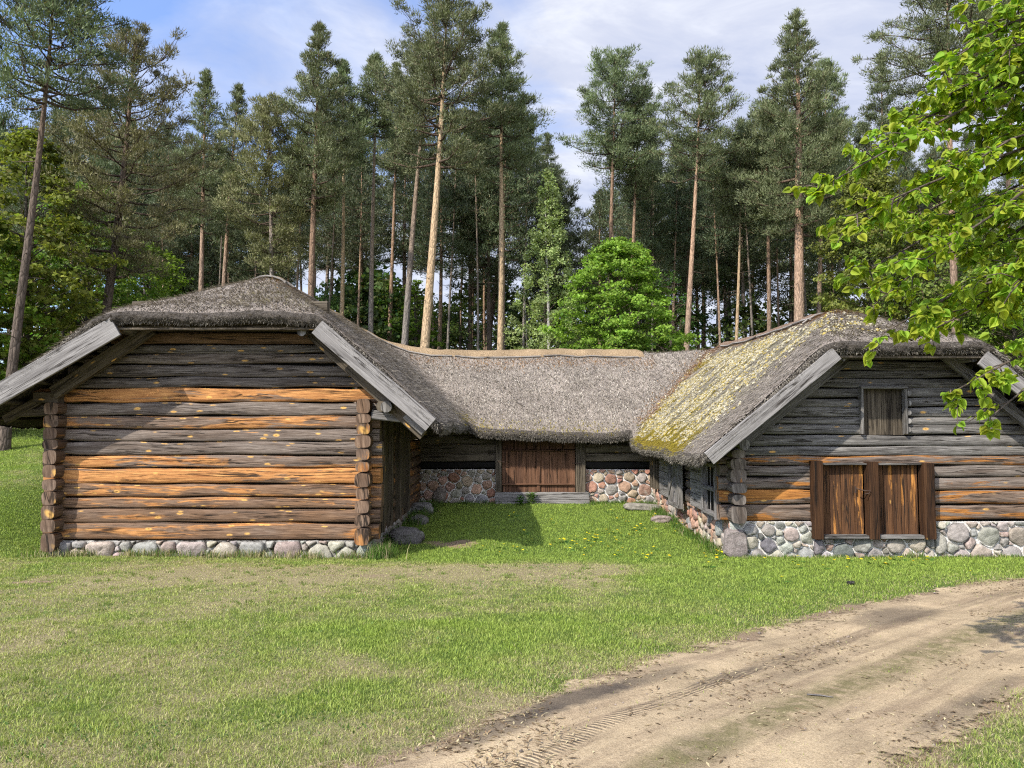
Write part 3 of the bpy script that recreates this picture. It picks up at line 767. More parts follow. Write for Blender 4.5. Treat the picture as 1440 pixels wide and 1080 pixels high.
# ---- doors and hatch
def plank_door(name, x0, x1, z0, z1, y, n, mat, parent=None, tone=(.2, .1), t=.04, seed=1):
    rr = random.Random(seed); mb = MB(); e = [x0 + (x1 - x0) * i / n for i in range(n + 1)]
    for i in range(1, n): e[i] += rr.uniform(-.25, .25) * (x1 - x0) / n
    for i in range(n):
        a, b = e[i] + .004, e[i + 1] - .004; yy = y + rr.uniform(-.006, .006)
        mb.bar(((a + b) / 2, yy, z0 + rr.uniform(-.008, .008)), ((a + b) / 2, yy, z1), b - a, t, (0, 1, 0), .006, (tone[0] + rr.uniform(-.15, .15), tone[1] + rr.uniform(-.12, .2), 0), 5, .002)
    o = mb.build(name, mat); return o
Yd = 13.93
def xd(p): return xat(p, 700, Yd)
def zd(p): return zat(p, Yd)
# double doors of the right gable
o = under(plank_door('door', xd(1154), xd(1217), zd(752), zd(650), 14.03, 4, M['door'], None, (.22, .02), .04, 11)); o['label'] = 'left plank door of the right gable'
dl = o
o = under(plank_door('door', xd(1233), xd(1294), zd(752), zd(650), 14.03, 5, M['door'], None, (.30, .0), .04, 12)); o['label'] = 'right plank door of the right gable'
for a, b, p, t1 in ((1141, 1154, 757, 648), (1218, 1232, 757, 649), (1295, 1310, 757, 651)):
    mb = MB(); mb.bar(((xd(a) + xd(b)) / 2, 13.90, zd(p)), ((xd(a) + xd(b)) / 2, 13.90, zd(t1)), xd(b) - xd(a), .22, (0, 1, 0), .012, (.05, .68, 0), 8, .004)
    under(mb.build('door_post', M['door']))
for a, b in ((1154.5, 1217.5), (1232.5, 1294.5)):
    mb = MB(); mb.bar((xd(a), 13.92, zd(754.5)), (xd(b), 13.92, zd(754.5)), .17, .07, (0, 0, 1), .01, (-.3, .1, 0)); under(mb.build('door_sill', M['oldlog']))
    mb = MB(); mb.bar((xd(a), 13.93, zd(652.5)), (xd(b), 13.93, zd(652.5)), .15, .035, (0, 0, 1), .008, (-.3, .3, 0)); under(mb.build('door_lintel', M['oldlog']))
mb = MB(); a = at(1204, 687, 13.86); b = at(1216, 690, 13.83); c = at(1224, 690, 13.76); d = at(1222, 694, 13.76)
mb.tube([a, b, c, d, at(1216, 695, 13.76)], .011, 6); mb.bar(at(1203, 684, 13.95), at(1203, 693, 13.95), .03, .02, (0, 1, 0), .004)
h = mb.build('door_latch', M['iron']); h.parent = dl; h.location = -BL - dl.location
# hatch above
o = under(plank_door('hatch', xd(1215), xd(1279), zd(611.5), zd(546), 14.10, 4, M['brown'], None, (-.3, .25), .04, 21)); o['label'] = 'grey plank hatch high in the right gable'
hatch = o
mb = MB(); mb.bar((xd(1214), 13.96, zd(545)), (xd(1280), 13.96, zd(545)), .13, .05, (0, 0, 1), .01, (-.3, .2, 0))
for p in (1215.5, 1277.5): mb.bar((xd(p), 13.965, zd(610)), (xd(p), 13.965, zd(547)), .05, .12, (0, 1, 0), .01, (-.3, .05, 0))
h = mb.build('hatch_frame', M['oldlog']); h.parent = hatch; h.location = -BL - hatch.location
mb = MB()    # pale sawn log ends beside the hatch
for p in (553, 567, 580, 592, 604):
    mb = MB(); q = at(1279.5, p, 13.9); mb.tube([(q.x, 13.93, q.z), (q.x, 14.05, q.z)], .05, 9, (-.4, .0, 0)); under(mb.build('log_end', M['oldlog']))

# middle wing: plank wall, gate, threshold
Ym = 21.42
def xm(p): return xat(p, 660, Ym)
def zm_(p): return zat(p, Ym)
mb = MB()
for a, b in ((X2 + .1, xm(698)), (xm(821), X3 - .1)):
    mb = MB()
    for i, (p, q) in enumerate(((600, 612), (612, 624), (624, 637), (637, 649))):
        mb.log((a, Ym + .02), (b, Ym + .02), (zm_(p) + zm_(q)) / 2, zm_(p) - zm_(q), .10, (-.12 + R.uniform(-.1, .2), .0, 0), .008)
    under(mb.build('plank_wall', M['brown']))
mb = MB()
for a, b in ((X2 + .1, xm(698)), (xm(821), X3 - .1)): mb = MB(); mb.log((a, Ym + .10), (b, Ym + .10), zm_(654), .2, .14, (-.3, .75, 0)); under(mb.build('sill_beam', M['dark']))  # near-black strip painting the dark gap above the footing
gate = under(plank_door('gate', xm(706), xm(809), zm_(692), zm_(633), Ym + .03, 9, M['dim_door'], None, (.0, .0), .05, 31)); gate['label'] = 'wide reddish brown double plank gate of the middle wing'
g2 = plank_door('upper_panel', xm(706), xm(809), zm_(632), zm_(616), Ym + .05, 6, M['dim_door'], None, (-.15, .25), .05, 33); g2.parent = gate; g2.location = -BL - gate.location
mb = MB(); mb.bar((xm(705), Ym - .03, zm_(633)), (xm(793), Ym - .03, zm_(633.5)), .05, .045, (0, 0, 1), .01, (-.3, .5, 0)); mb.bar((xm(706), Ym - .03, zm_(681)), (xm(806), Ym - .03, zm_(681)), .05, .05, (0, 0, 1), .01, (-.1, .1, 0))
mb.bar((xm(757), Ym - .03, zm_(636)), (xm(757), Ym - .03, zm_(616)), .07, .05, (0, 1, 0), .01, (-.2, .1, 0)); mb.bar((xm(757.5), Ym - .015, zm_(691)), (xm(757.5), Ym - .015, zm_(636)), .09, .04, (0, 1, 0), .01, (.1, .15, 0))
h = mb.build('gate_bar', M['dim_door']); h.parent = gate; h.location = -BL - gate.location
for a, b in (((699, 649), (710, 650)), ((805, 651), (815, 652))):
    mb = MB(); mb.bar(at(*a, 21.3), at(*b, 21.3), .03, .02); h = mb.build('gate_hinge', M['iron']); h.parent = gate; h.location = -BL - gate.location
for a, b in ((697, 705.5), (809.5, 815), (815.5, 823)):
    mb = MB(); mb.bar(((xm(a) + xm(b)) / 2, Ym - .04, zm_(694)), ((xm(a) + xm(b)) / 2, Ym - .04, zm_(612)), xm(b) - xm(a), .16, (0, 1, 0), .012, (-.1, .1, 0), 6)
    under(mb.build('door_post', M['brown']))
mb = MB()
for i in range(5):
    z = zm_(693.5 + i * 3.4); mb.bar((xm(696.5), Ym - .09 - i * .01, z), (xm(827 + i * .3), Ym - .09 - i * .01, z), .12, .068, (0, 0, 1), .008, (-.4, -.1, 0))
under(mb.build('threshold', M['board']))

# right wing, yard side: door, stick, barred window, board panels
Xs = X3 - .20
def ys(px): return Xs * F / (px - 720)         # depth on the yard-side wall plane
def zs_(px, py): return zat(py, ys(px))
def vpost(px, pt, pb, wd, th, name, mat, col, dx=0):
    y = ys(px); mb = MB(); mb.bar((Xs + dx, y, zat(pb, y)), (Xs + dx, y, zat(pt, y)), wd, th, (1, 0, 0), .01, col); return mb
def panel(p0, p1, z0, z1, n, name, mat, col, dx=.03):
    mb = MB(); y0, y1 = ys(p0), ys(p1)
    for i in range(n):
        z = z0 + (z1 - z0) * (i + .5) / n; mb.bar((Xs + dx, y0, z), (Xs + dx, y1, z), .06, (z1 - z0) / n - .008, (0, 0, 1), .008, (col[0] + R.uniform(-.1, .1), col[1] + R.uniform(-.1, .1), 0))
    return under(mb.build(name, M[mat]))
panel(926, 945, -.25, 1.0, 4, 'board_panel', 'board', (-.4, .0))
panel(969, 990, -.18, 1.0, 4, 'board_panel', 'board', (-.4, .0))
mb = MB()
for y in (ys(917.5), ys(922)): mb = MB(); mb.bar((Xs - .01, y, -.15), (Xs - .01, y, 1.05), .22, .14, (1, 0, 0), .015, (-.3, .15, 0)); under(mb.build('wall_post', M['brown']))
o = MB()
for i, y in enumerate(np.linspace(ys(947), ys(956), 3)): o.bar((Xs - .02, y, -.30), (Xs - .02, y, .85), .28, .04, (1, 0, 0), .008, (-.4, .1, 0))
sd = under(o.build('side_door', M['board'])); sd['label'] = 'narrow grey plank door in the yard side of the right wing'
mb = MB(); 
for y in (ys(945.5), ys(958.5)): mb.bar((Xs - .06, y, -.34), (Xs - .06, y, .98), .12, .12, (1, 0, 0), .012, (-.35, .0, 0))
mb.bar((Xs - .07, ys(945), -.30), (Xs - .07, ys(959.5), -.30), .12, .09, (0, 0, 1), .01, (-.35, .0, 0))
h = mb.build('door_frame', M['oldlog']); h.parent = sd; h.location = -BL - sd.location
mb = MB(); mb.tube([(Xs - .16, ys(948), -.1), (Xs - .12, ys(957), .80)], .022, 6); h = mb.build('door_prop', M['oldlog']); h.parent = sd; h.location = -BL - sd.location
# window
ya, yb = ys(991), ys(1009.5); z0, z1 = -.12, .82
mb = MB(); mb.bar((Xs + .02, ya, (z0 + z1) / 2), (Xs + .02, yb, (z0 + z1) / 2), .03, z1 - z0)
win = under(mb.build('barred_window', M['dark'])); win['label'] = 'dark barred window in the yard side of the right wing'
mb = MB()
for y in (ya, yb): mb.bar((Xs - .04, y, z0 - .08), (Xs - .04, y, z1 + .1), .09, .11, (1, 0, 0), .01, (-.4, .3, 0))
for z in (z0, .36, z1): mb.bar((Xs - .05, ya, z), (Xs - .05, yb, z), .11, .08, (0, 0, 1), .01, (-.4, .3, 0))
h = mb.build('window_frame', M['board']); h.parent = win; h.location = -BL - win.location
mb = MB()
for k in range(1, 4):
    y = ya + (yb - ya) * k / 4; mb.tube([(Xs - .03, y, z0), (Xs - .03, y, z1)], .016, 5)
h = mb.build('window_bar', M['oldlog']); h.parent = win; h.location = -BL - win.location

# left wing, yard side: door frames in deep shade
Xq = X2 + .17
for k, y in enumerate((14.75, 15.75, 16.9, 18.3)):
    mb = MB(); mb.bar((Xq, y, -.5), (Xq, y, 1.9), .16, .16, (1, 0, 0), .015, (-.2, .2, 0)); under(mb.build('door_post', M['brown']))
for (a, b) in ((14.83, 15.67), (16.98, 18.22)):
    mb = MB()
    for i in range(4): mb.bar((Xq - .03, a + (b - a) * (i + .5) / 4, -.42), (Xq - .03, a + (b - a) * (i + .5) / 4, 1.75), (b - a) / 4 - .01, .04, (1, 0, 0), .006, (-.3, .35, 0))
    o = under(mb.build('side_door', M['brown'])); o['label'] = 'shaded plank door in the yard side of the left wing'
mb = MB(); mb.tube([(-2.36, 13.5, 1.93), (-2.36, 21, 1.90)], .10, 9, (-.2, .1, 0)); under(mb.build('wall_plate', M['brown']))
# ================================================================== GROUND, TRACK, GRASS
def gp(px, py):
    """where the photo ray meets the ground"""
    prev = 2.0
    for Y in np.arange(2.0, 60, .05):
        p = at(px, py, Y)
        if p.z < Hs(p.x, p.y): return np.array([p.x, p.y])
    return np.array([p.x, p.y])
UP = [gp(*p) for p in ((500, 1078), (635, 1046), (757, 988), (910, 934), (1060, 893), (1205, 853), (1330, 829), (1440, 815))]
d0 = np.array([.767, .642]); LO0 = gp(1290, 1072)
UP = [UP[0] - d0 * 7, UP[0] - d0 * 3] + UP
LOW = [LO0 + d0 * max(-9, float(np.dot(u - LO0, d0))) for u in UP]
e = UP[-1]; UP += [e + np.array([2.2, 1.0]), e + np.array([5, 1.6]), e + np.array([11, 2])]
LOW += [e + np.array([3.6, -1.8]), e + np.array([5.6, -1.3]), e + np.array([11, -.8])]
UP = np.array(UP); LOW = np.array(LOW)
tt = np.linspace(0, len(UP) - 1, 260)
def spl(A):
    return np.stack([np.interp(tt, range(len(A)), A[:, k]) for k in (0, 1)], -1)
UPs, LOs = spl(UP), spl(LOW)
for _ in range(6):
    UPs[1:-1] = (UPs[:-2] + UPs[1:-1] * 2 + UPs[2:]) / 4; LOs[1:-1] = (LOs[:-2] + LOs[1:-1] * 2 + LOs[2:]) / 4
MID = (UPs + LOs) / 2; HW = np.linalg.norm(UPs - LOs, axis=1) / 2
seg_d = np.gradient(MID, axis=0); seg_d /= np.linalg.norm(seg_d, axis=1, keepdims=True)
SLEN = np.concatenate([[0], np.cumsum(np.linalg.norm(np.diff(MID, axis=0), axis=1))])
def track_coord(x, y):
    """signed place across the track: |a| < 1 on it; also metres to the edge (positive inside) and metres along"""
    x = np.asarray(x, float); y = np.asarray(y, float); sh = x.shape; x = x.ravel(); y = y.ravel()
    a = np.zeros_like(x); dist = np.full_like(x, -99); al = np.zeros_like(x)
    for s in range(0, len(x), 20000):
        dx = x[s:s + 20000, None] - MID[None, :, 0]; dy = y[s:s + 20000, None] - MID[None, :, 1]
        k = np.argmin(dx * dx + dy * dy, 1); i = np.arange(len(k))
        lat = dx[i, k] * -seg_d[k, 1] + dy[i, k] * seg_d[k, 0]; far = np.hypot(dx[i, k], dy[i, k])
        lat = np.where(far > np.abs(lat) * 1.2 + .3, np.sign(lat + 1e-9) * far, lat)
        a[s:s + 20000] = lat / HW[k]; dist[s:s + 20000] = HW[k] - np.abs(lat); al[s:s + 20000] = SLEN[k] + (dx[i, k] * seg_d[k, 0] + dy[i, k] * seg_d[k, 1])
    return a.reshape(sh), dist.reshape(sh), al.reshape(sh)

def dryness(x, y):
    n = fbm(x * .55 + 3, y * .55, 4); n2 = fbm(x * 2.3, y * 2.3 + 7, 3)
    d = .46 + (n - .5) * .60 + (n2 - .5) * .75 - .3 * sstep(8.4, 9.4, -x) * sstep(13, 15, y)  # last term paints tree shade on the left bank as darker green
    band = np.exp(-((y - 11.6 - (x + 2) * .05) / 1.0) ** 2) * sstep(-7.5, -4, x) * (1 - sstep(.6, 2.2, x)); d = d + .85 * band
    band2 = np.exp(-(((x - .9) / 1.9) ** 2 + ((y - 12.6) / .8) ** 2)); d = d + .35 * band2
    d = d + .12 * (1 - sstep(-3.5, -1, x)) * (y < 13)
    yard = sstep(12.8, 14.0, y) * (x > -2.6); d = d - .62 * yard
    right = sstep(1.2, 3.0, x + (y - 9) * .1) * sstep(7.5, 9.5, y); d = d - .45 * right
    mid = np.exp(-(((x - 1.0) / 2.0) ** 2 + ((y - 7.8) / 1.3) ** 2)); d = d - .25 * mid
    d = d + .30 * np.exp(-(((x + 5) / 2.5) ** 2 + ((y - 6.8) / .9) ** 2))
    return np.clip(d, 0, 1)
def bare(x, y):
    n = fbm(x * 3 + 1, y * 3, 3) - .5
    b = sstep(.25, 1.0, 1.15 - np.hypot((x + 1.25) / .95, (y - 15.4) / .75) + n * .8)
    b = np.maximum(b, .8 * sstep(.35, .9, 1.1 - np.hypot((x - .1) / 1.5, (y - 11.6) / .55) + n * 1.3) * .55)
    b = np.maximum(b, .8 * sstep(.35, .9, 1.1 - np.hypot((x + 2.6) / 1.8, (y - 11.3) / .4) + n * 1.3) * .6)
    b = np.maximum(b, .9 * sstep(.3, .9, 1.1 - np.hypot((x + 7.0) / .7, (y - 10.9) / .25) + n))
    # strip right under the left gable
    b = np.maximum(b, .5 * np.exp(-((y - 13.75) / .15) ** 2) * (x < -2.5) * (x > -9))
    return b

def build_ground():
    xs = np.concatenate([np.array([-900, -400, -200, -110, -70, -50, -38, -30, -24, -20, -17]), np.arange(-15, 14.01, .11), np.array([15.5, 17, 20, 24, 30, 38, 50, 70, 110, 200, 400, 900])])
    yy = np.concatenate([np.array([-300, -120, -60, -30, -15, -8, -4, -2, 0, 1, 2]), np.arange(2.6, 24.01, .11), np.array([25, 26.5, 28, 30, 33, 36, 40, 45, 52, 60, 75, 100, 140, 200, 300, 500, 900])])
    gx, gy = np.meshgrid(xs, yy, indexing='ij'); z = H(gx, gy)
    _, di, _ = track_coord(gx, gy)
    col = np.stack([dryness(gx, gy), np.maximum(bare(gx, gy), sstep(-.30, .12, di + (fbm(gx * 2, gy * 2, 3) - .5) * .5)), np.zeros_like(gx)], -1)
    wood = sstep(24, 30, gy) + sstep(0, 3, -9.5 - gx) * sstep(18, 24, gy); col[..., 2] = np.clip(wood, 0, 1)
    nx, ny = len(xs), len(yy); idx = np.arange(nx * ny).reshape(nx, ny)
    q = np.stack([idx[:-1, :-1], idx[1:, :-1], idx[1:, 1:], idx[:-1, 1:]], -1).reshape(-1, 4)
    me = indexed('ground', np.stack([gx, gy, z], -1).reshape(-1, 3), q, col.reshape(-1, 3), None, True)
    m, nt, out = new_mat('lawn_soil')
    tc = node(nt, 'ShaderNodeTexCoord').outputs['Object']; a = sepxyz(nt, attr(nt, 'col', 'Vector'))
    n1 = noise(nt, tc, 14, 5, .7); n2 = noise(nt, tc, 60, 4, .7); n3 = noise(nt, tc, 3, 4, .6)
    green = ramp(nt, n2, [(.3, (.045, .07, .014)), (.7, (.13, .19, .04))])
    dry = ramp(nt, n2, [(.3, (.14, .115, .06)), (.7, (.38, .32, .18))])
    dirt = ramp(nt, n2, [(.3, (.16, .11, .07)), (.7, (.36, .27, .18))])
    c = mix(nt, ramp(nt, math_(nt, 'ADD', a[0], math_(nt, 'MULTIPLY', math_(nt, 'ADD', n1, -.5), .9)), [(.3, g(0)), (.75, g(1))]), green, dry)
    c = mix(nt, ramp(nt, math_(nt, 'ADD', a[1], math_(nt, 'MULTIPLY', math_(nt, 'ADD', n1, -.5), .9)), [(.3, g(0)), (.6, g(1))]), c, dirt)
    litter = ramp(nt, n3, [(.35, (.035, .06, .012)), (.65, (.10, .13, .03))])
    c = mix(nt, a[2], c, litter)
    principled(nt, out, c, .95, bump(nt, math_(nt, 'ADD', n1, math_(nt, 'MULTIPLY', n2, .7)), .8, .05), .1)
    tag(mesh_obj('ground', me, m), 'lawn sloping gently down to the barn with dry and green patches', 'lawn', None, 'structure')
build_ground()

def build_track():
    w = np.linspace(-1, 1, 61); V = []; col = []
    n = len(MID); nor = np.stack([-seg_d[:, 1], seg_d[:, 0]], -1); ext = .32
    uv = []
    for j in w:
        off = j * (HW + ext); p = MID + nor * off[:, None]
        z = H(p[:, 0], p[:, 1]) + .012
        a = off / HW
        # ruts
        for rc, rd in ((.52, .020), (.30, .010), (-.48, .014), (.12, .008)): z = z - rd * np.exp(-((a - rc) / .11) ** 2) * (.7 + .6 * fbm(SLEN * .6, np.full(n, rc * 9), 2))
        z = z + .014 * np.clip(1 - np.abs(a), 0, .3) / .3
        V.append(np.stack([p[:, 0], p[:, 1], z], -1)); col.append(np.stack([HW - np.abs(off), a * .5 + .5, SLEN / 30], -1)); uv.append(np.stack([SLEN, off], -1))
    V = np.array(V).reshape(-1, 3); col = np.array(col).reshape(-1, 3); uv = np.array(uv).reshape(-1, 2)
    idx = np.arange(len(w) * n).reshape(len(w), n); q = np.stack([idx[:-1, :-1], idx[:-1, 1:], idx[1:, 1:], idx[1:, :-1]], -1).reshape(-1, 4)
    me = indexed('dirt_track', V, q, col, uv, True)
    m, nt, out = new_mat('sandy_track')
    tc = node(nt, 'ShaderNodeTexCoord').outputs['Object']; a = sepxyz(nt, attr(nt, 'col', 'Vector')); uvn = node(nt, 'ShaderNodeUVMap').outputs['UV']
    n1 = noise(nt, tc, 7, 6, .7); n2 = noise(nt, tc, 90, 4, .75); n3 = noise(nt, tc, 1.6, 4, .6)
    al = noise(nt, mapping(nt, uvn, (.55, 5.5, 1)), 1, 5, .65, .4)
    c = ramp(nt, n2, [(.25, (.21, .155, .09)), (.5, (.43, .33, .205)), (.75, (.56, .45, .295))])
    c = mix(nt, ramp(nt, al, [(.45, g(0)), (.66, g(.62))]), c, ramp(nt, n2, [(.3, (.10, .068, .046)), (.7, (.27, .195, .13))]))
    c = mix(nt, 1.0, c, ramp(nt, n3, [(.3, g(.70)), (.7, g(1.12))]), 'MULTIPLY')
    # chips, needles and twigs: small dark and pale flecks
    vo = node(nt, 'ShaderNodeTexVoronoi', {'Vector': mapping(nt, uvn, (16, 38, 1)), 'Scale': 1.0, 'Randomness': 1.0})
    fl = ramp(nt, vo.outputs['Distance'], [(.10, g(1)), (.16, g(0))]); sel = node(nt, 'ShaderNodeSeparateColor', {'Color': vo.outputs['Color']}).outputs
    c = mix(nt, math_(nt, 'MULTIPLY', fl, ramp(nt, sel[0], [(.55, g(0)), (.56, g(.8))])), c, ramp(nt, sel[1], [(.4, (.06, .04, .025)), (.6, (.46, .37, .24))]))
    # damp black soil in the first rut
    def spot(u, v, ru, rv, k):
        su = sepxyz(nt, uvn); du = math_(nt, 'MULTIPLY', math_(nt, 'ADD', su[0], -u), 1 / ru); dv = math_(nt, 'MULTIPLY', math_(nt, 'ADD', su[1], -v), 1 / rv)
        r = math_(nt, 'ADD', math_(nt, 'MULTIPLY', du, du), math_(nt, 'MULTIPLY', dv, dv))
        r = math_(nt, 'ADD', r, math_(nt, 'MULTIPLY', math_(nt, 'ADD', n1, -.5), 1.3)); r = math_(nt, 'ADD', r, math_(nt, 'MULTIPLY', math_(nt, 'ADD', al, -.5), 1.2))
        return math_(nt, 'MULTIPLY', ramp(nt, r, [(.25, g(1)), (1.0, g(0))]), k * .8)
    for (px, py, ru, rv, k) in ((815, 985, .75, .20, .95), (700, 1030, .7, .16, .75), (905, 962, .7, .12, .6), (1030, 955, .55, .10, .6), (1260, 868, .9, .35, .7), (1330, 1015, .8, .14, .55), (1400, 975, .7, .12, .5), (985, 1060, .5, .2, .35), (1130, 948, 1.2, .10, .25)):
        p = gp(px, py); _, di, sl = track_coord(np.array([p[0]]), np.array([p[1]])); k0 = np.argmin(np.hypot(*(MID - p).T))
        off = float(np.dot(p - MID[k0], nor[k0])); c = mix(nt, spot(float(sl[0]), off, ru, rv, k), c, ramp(nt, n2, [(.3, (.022, .019, .018)), (.7, (.075, .062, .055))]))
    # tyre tread
    sx = sepxyz(nt, uvn); 
    tread = node(nt, 'ShaderNodeTexWave', {'Vector': mapping(nt, uvn, (1, .55, 1)), 'Scale': 8.5, 'Distortion': 3.5, 'Detail': 2.0}, wave_type='BANDS', bands_direction='X').outputs['Fac']
    tm = 0
    bandm = ramp(nt, a[1], [(.655, g(0)), (.675, g(1)), (.725, g(1)), (.745, g(0))])
    tmask = math_(nt, 'MULTIPLY', bandm, ramp(nt, n1, [(.35, g(0)), (.55, g(1))]))
    c = mix(nt, math_(nt, 'MULTIPLY', math_(nt, 'MULTIPLY', tmask, ramp(nt, tread, [(.45, g(0)), (.7, g(1))])), .55), c, (.085, .062, .05))
    grassy = math_(nt, 'MULTIPLY', ramp(nt, a[1], [(.30, g(0)), (.37, g(1)), (.42, g(1)), (.50, g(0))]), ramp(nt, n1, [(.36, g(0)), (.56, g(.8))]))
    c = mix(nt, grassy, c, ramp(nt, n2, [(.3, (.07, .07, .025)), (.7, (.20, .17, .08))]))
    hgt = math_(nt, 'ADD', math_(nt, 'MULTIPLY', n1, .9), math_(nt, 'MULTIPLY', n2, .35)); hgt = math_(nt, 'ADD', hgt, math_(nt, 'MULTIPLY', math_(nt, 'MULTIPLY', tmask, tread), .5))
    p = principled(nt, out, c, .95, bump(nt, hgt, .9, .03), .1)
    edge = math_(nt, 'ADD', math_(nt, 'MULTIPLY', a[0], 2.2), math_(nt, 'ADD', math_(nt, 'MULTIPLY', math_(nt, 'ADD', n1, -.5), 1.6), math_(nt, 'MULTIPLY', math_(nt, 'ADD', n3, -.5), 2.0)))
    alpha = ramp(nt, edge, [(.0, g(0)), (.18, g(1))])
    nt.links.new(alpha, p.inputs['Alpha'])
    tag(mesh_obj('dirt_track', me, m), 'rutted sandy dirt track crossing the lawn in front of the right wing', 'dirt track', None, 'structure')
build_track()

def blades(x, y, h, w, lean, col, zoff=0):
    n = len(x); z = H(x, y) - .004 + zoff; a = NP.uniform(0, 2 * math.pi, n); b = NP.uniform(0, 2 * math.pi, n)
    sx, sy = np.cos(a) * w / 2, np.sin(a) * w / 2; lx, ly = np.cos(b) * lean * h, np.sin(b) * lean * h
    up = h * np.sqrt(np.clip(1 - .6 * lean ** 2, .06, 1))
    V = np.stack([np.stack([x - sx, y - sy, z], -1), np.stack([x + sx, y + sy, z], -1),
                  np.stack([x - sx * .8 + lx * .35, y - sy * .8 + ly * .35, z + up * .6], -1), np.stack([x + sx * .8 + lx * .35, y + sy * .8 + ly * .35, z + up * .6], -1),
                  np.stack([x + lx, y + ly, z + up], -1)], 1)
    i = np.arange(n)[:, None] * 5
    Fq = np.concatenate([i + np.array([[0, 1, 3]]), i + np.array([[0, 3, 2]]), i + np.array([[2, 3, 4]])])
    return V.reshape(-1, 3), Fq, np.repeat(col, 5, 0)
def built(x, y):
    """inside a footing"""
    return ((x > X1 - .16) & (x < X2 + .12) & (y > 13.86)) | ((x > X3 - .1) & (x < X4 + .3) & (y > 13.9)) | ((y > 21.3) & (x > X2) & (x < X4))
def grass_colour(x, y, n):
    d = dryness(x, y); st = NP.random(n) < sstep(.25, 1.0, d + NP.normal(0, .12, n)) * .66
    lush = np.clip(1 - d * 1.6, 0, 1)[:, None]
    gcol = (np.array([.325, .345, .100]) * (1 - lush) + np.array([.260, .335, .060]) * lush) * NP.uniform(.55, 1.45, (n, 1))
    gcol = gcol + NP.normal(0, .012, (n, 1)) * np.array([1, .3, .1])
    s = np.array([.47, .405, .22]) * NP.uniform(.45, 1.25, (n, 1))
    return np.where(st[:, None], s, np.clip(gcol, .008, 1)), st
M['grass'] = leaf_material('grass_blade', .35, .6, (1.0, 1.1, .5), 0, .2)
def build_grass():
    P = []
    n = 760000; Y = NP.uniform(3.5, 22.5, n); x = NP.uniform(-1, 1, n) * (.74 * Y + 1.2)
    # extra far strip on the left bank and more close to the lens
    n2 = 120000; Y2 = NP.uniform(3.4, 8, n2); x2 = NP.uniform(-1, 1, n2) * (.74 * Y2 + .8)
    n3 = 60000; Y3 = NP.uniform(14, 26, n3); x3 = NP.uniform(-17, -8.6, n3)
    x = np.concatenate([x, x2, x3]); Y = np.concatenate([Y, Y2, Y3])
    ta, di, al = track_coord(x, Y)
    nn = fbm(x * 2.2, Y * 2.2, 3) - .5
    keep = sstep(.16, -.14, di + nn * .75)                # thins out over the ragged edge of the track
    strip = np.exp(-((ta + .22) / .12) ** 2) * 1.0 * sstep(.30, .50, fbm(x * 1.3 + 4, Y * 1.3, 3)) + np.exp(-((ta + .70) / .14) ** 2) * .25 * sstep(.5, .7, fbm(x * 2, Y * 2, 3))
    keep = np.maximum(keep, np.where(di > 0, strip + .015, 0)) * (1 - .93 * bare(x, Y))
    dn = dryness(x, Y); keep = keep * (1 - .35 * sstep(.5, 1, dn)) * (.55 + .9 * fbm(x * 3.1 + 5, Y * 3.1, 3))
    ok = (NP.random(len(x)) < keep) & ~built(x, Y); x = x[ok]; Y = Y[ok]; n = len(x); dn = dn[ok]
    edge_dry = .55 * np.exp(-np.clip(-di[ok] - .05, 0, 9) / .35)
    col, st = grass_colour(x, Y, n)
    more = NP.random(n) < edge_dry; st = st | more; col = np.where(more[:, None], np.array([.41, .345, .20]) * NP.uniform(.5, 1.2, (n, 1)), col)
    tuft = fbm(x * 5 + 2, Y * 5, 3); h0 = 1
    h = NP.uniform(.015, .040, n) * (.6 + .9 * tuft) * (1.25 - .6 * dn); lean = np.where(st, NP.uniform(.5, 1.25, n), NP.uniform(.1, .95, n))
    P.append(blades(x, Y, h, .0020 + .00050 * Y * NP.uniform(.7, 1.3, n), lean, col))
    # long uncut grass along the footings and round the boulders
    lines = [((X1 - .25, 13.78), (X2 + .2, 13.78), .07, 2600, .14, .55), ((X2 + .30, 13.9), (X2 + .5, 21.0), .13, 5200, .2, .1), ((X2 + .2, 13.7), (X2 + .75, 13.75), .12, 700, .26, .25), ((X3 - .22, 14.1), (X3 - .3, 21.2), .10, 3600, .15, .1),
             ((X3 - .1, 13.8), (X4, 13.8), .05, 2200, .07, .3), ((X3 + 3, 13.72), (X3 + 3.6, 13.74), .06, 160, .15, .2), ((XM2, 21.2), (X3 - .2, 21.2), .10, 900, .1, .1), ((X2 + .2, 21.1), (XM1, 21.2), .12, 900, .12, .1), ((X1 - .45, 13.9), (X1 - .3, 17), .2, 900, .14, .3)]
    for a, b, sp, k, hh, dr in lines:
        t = NP.random(k); x = a[0] + (b[0] - a[0]) * t + NP.normal(0, sp, k); y = a[1] + (b[1] - a[1]) * t + NP.normal(0, sp, k)
        gapn = fbm(x * 3 + 40, y * 3, 2); ok = (NP.random(k) < sstep(.3, .6, gapn)); x, y = x[ok], y[ok]; k = len(x)
        st = NP.random(k) < dr; c = np.where(st[:, None], np.array([.36, .31, .17]), np.array([.085, .15, .025])) * NP.uniform(.6, 1.4, (k, 1))
        P.append(blades(x, y, hh * NP.uniform(.4, 1.4, k), NP.uniform(.006, .013, k), NP.uniform(.1, .7, k), c))
    # clover and plantain: small broad leaves in patches; taller dark tufts
    k = 60000; Y = NP.uniform(3.5, 20, k); x = NP.uniform(-1, 1, k) * (.74 * Y + .8); _, di, _ = track_coord(x, Y); pn = fbm(x * 1.5 + 60, Y * 1.5, 3)
    ok = (NP.random(k) < sstep(.55, .70, pn)) & (di < -.15) & ~built(x, Y) & (bare(x, Y) < .3); x, Y = x[ok], Y[ok]; k = len(x)
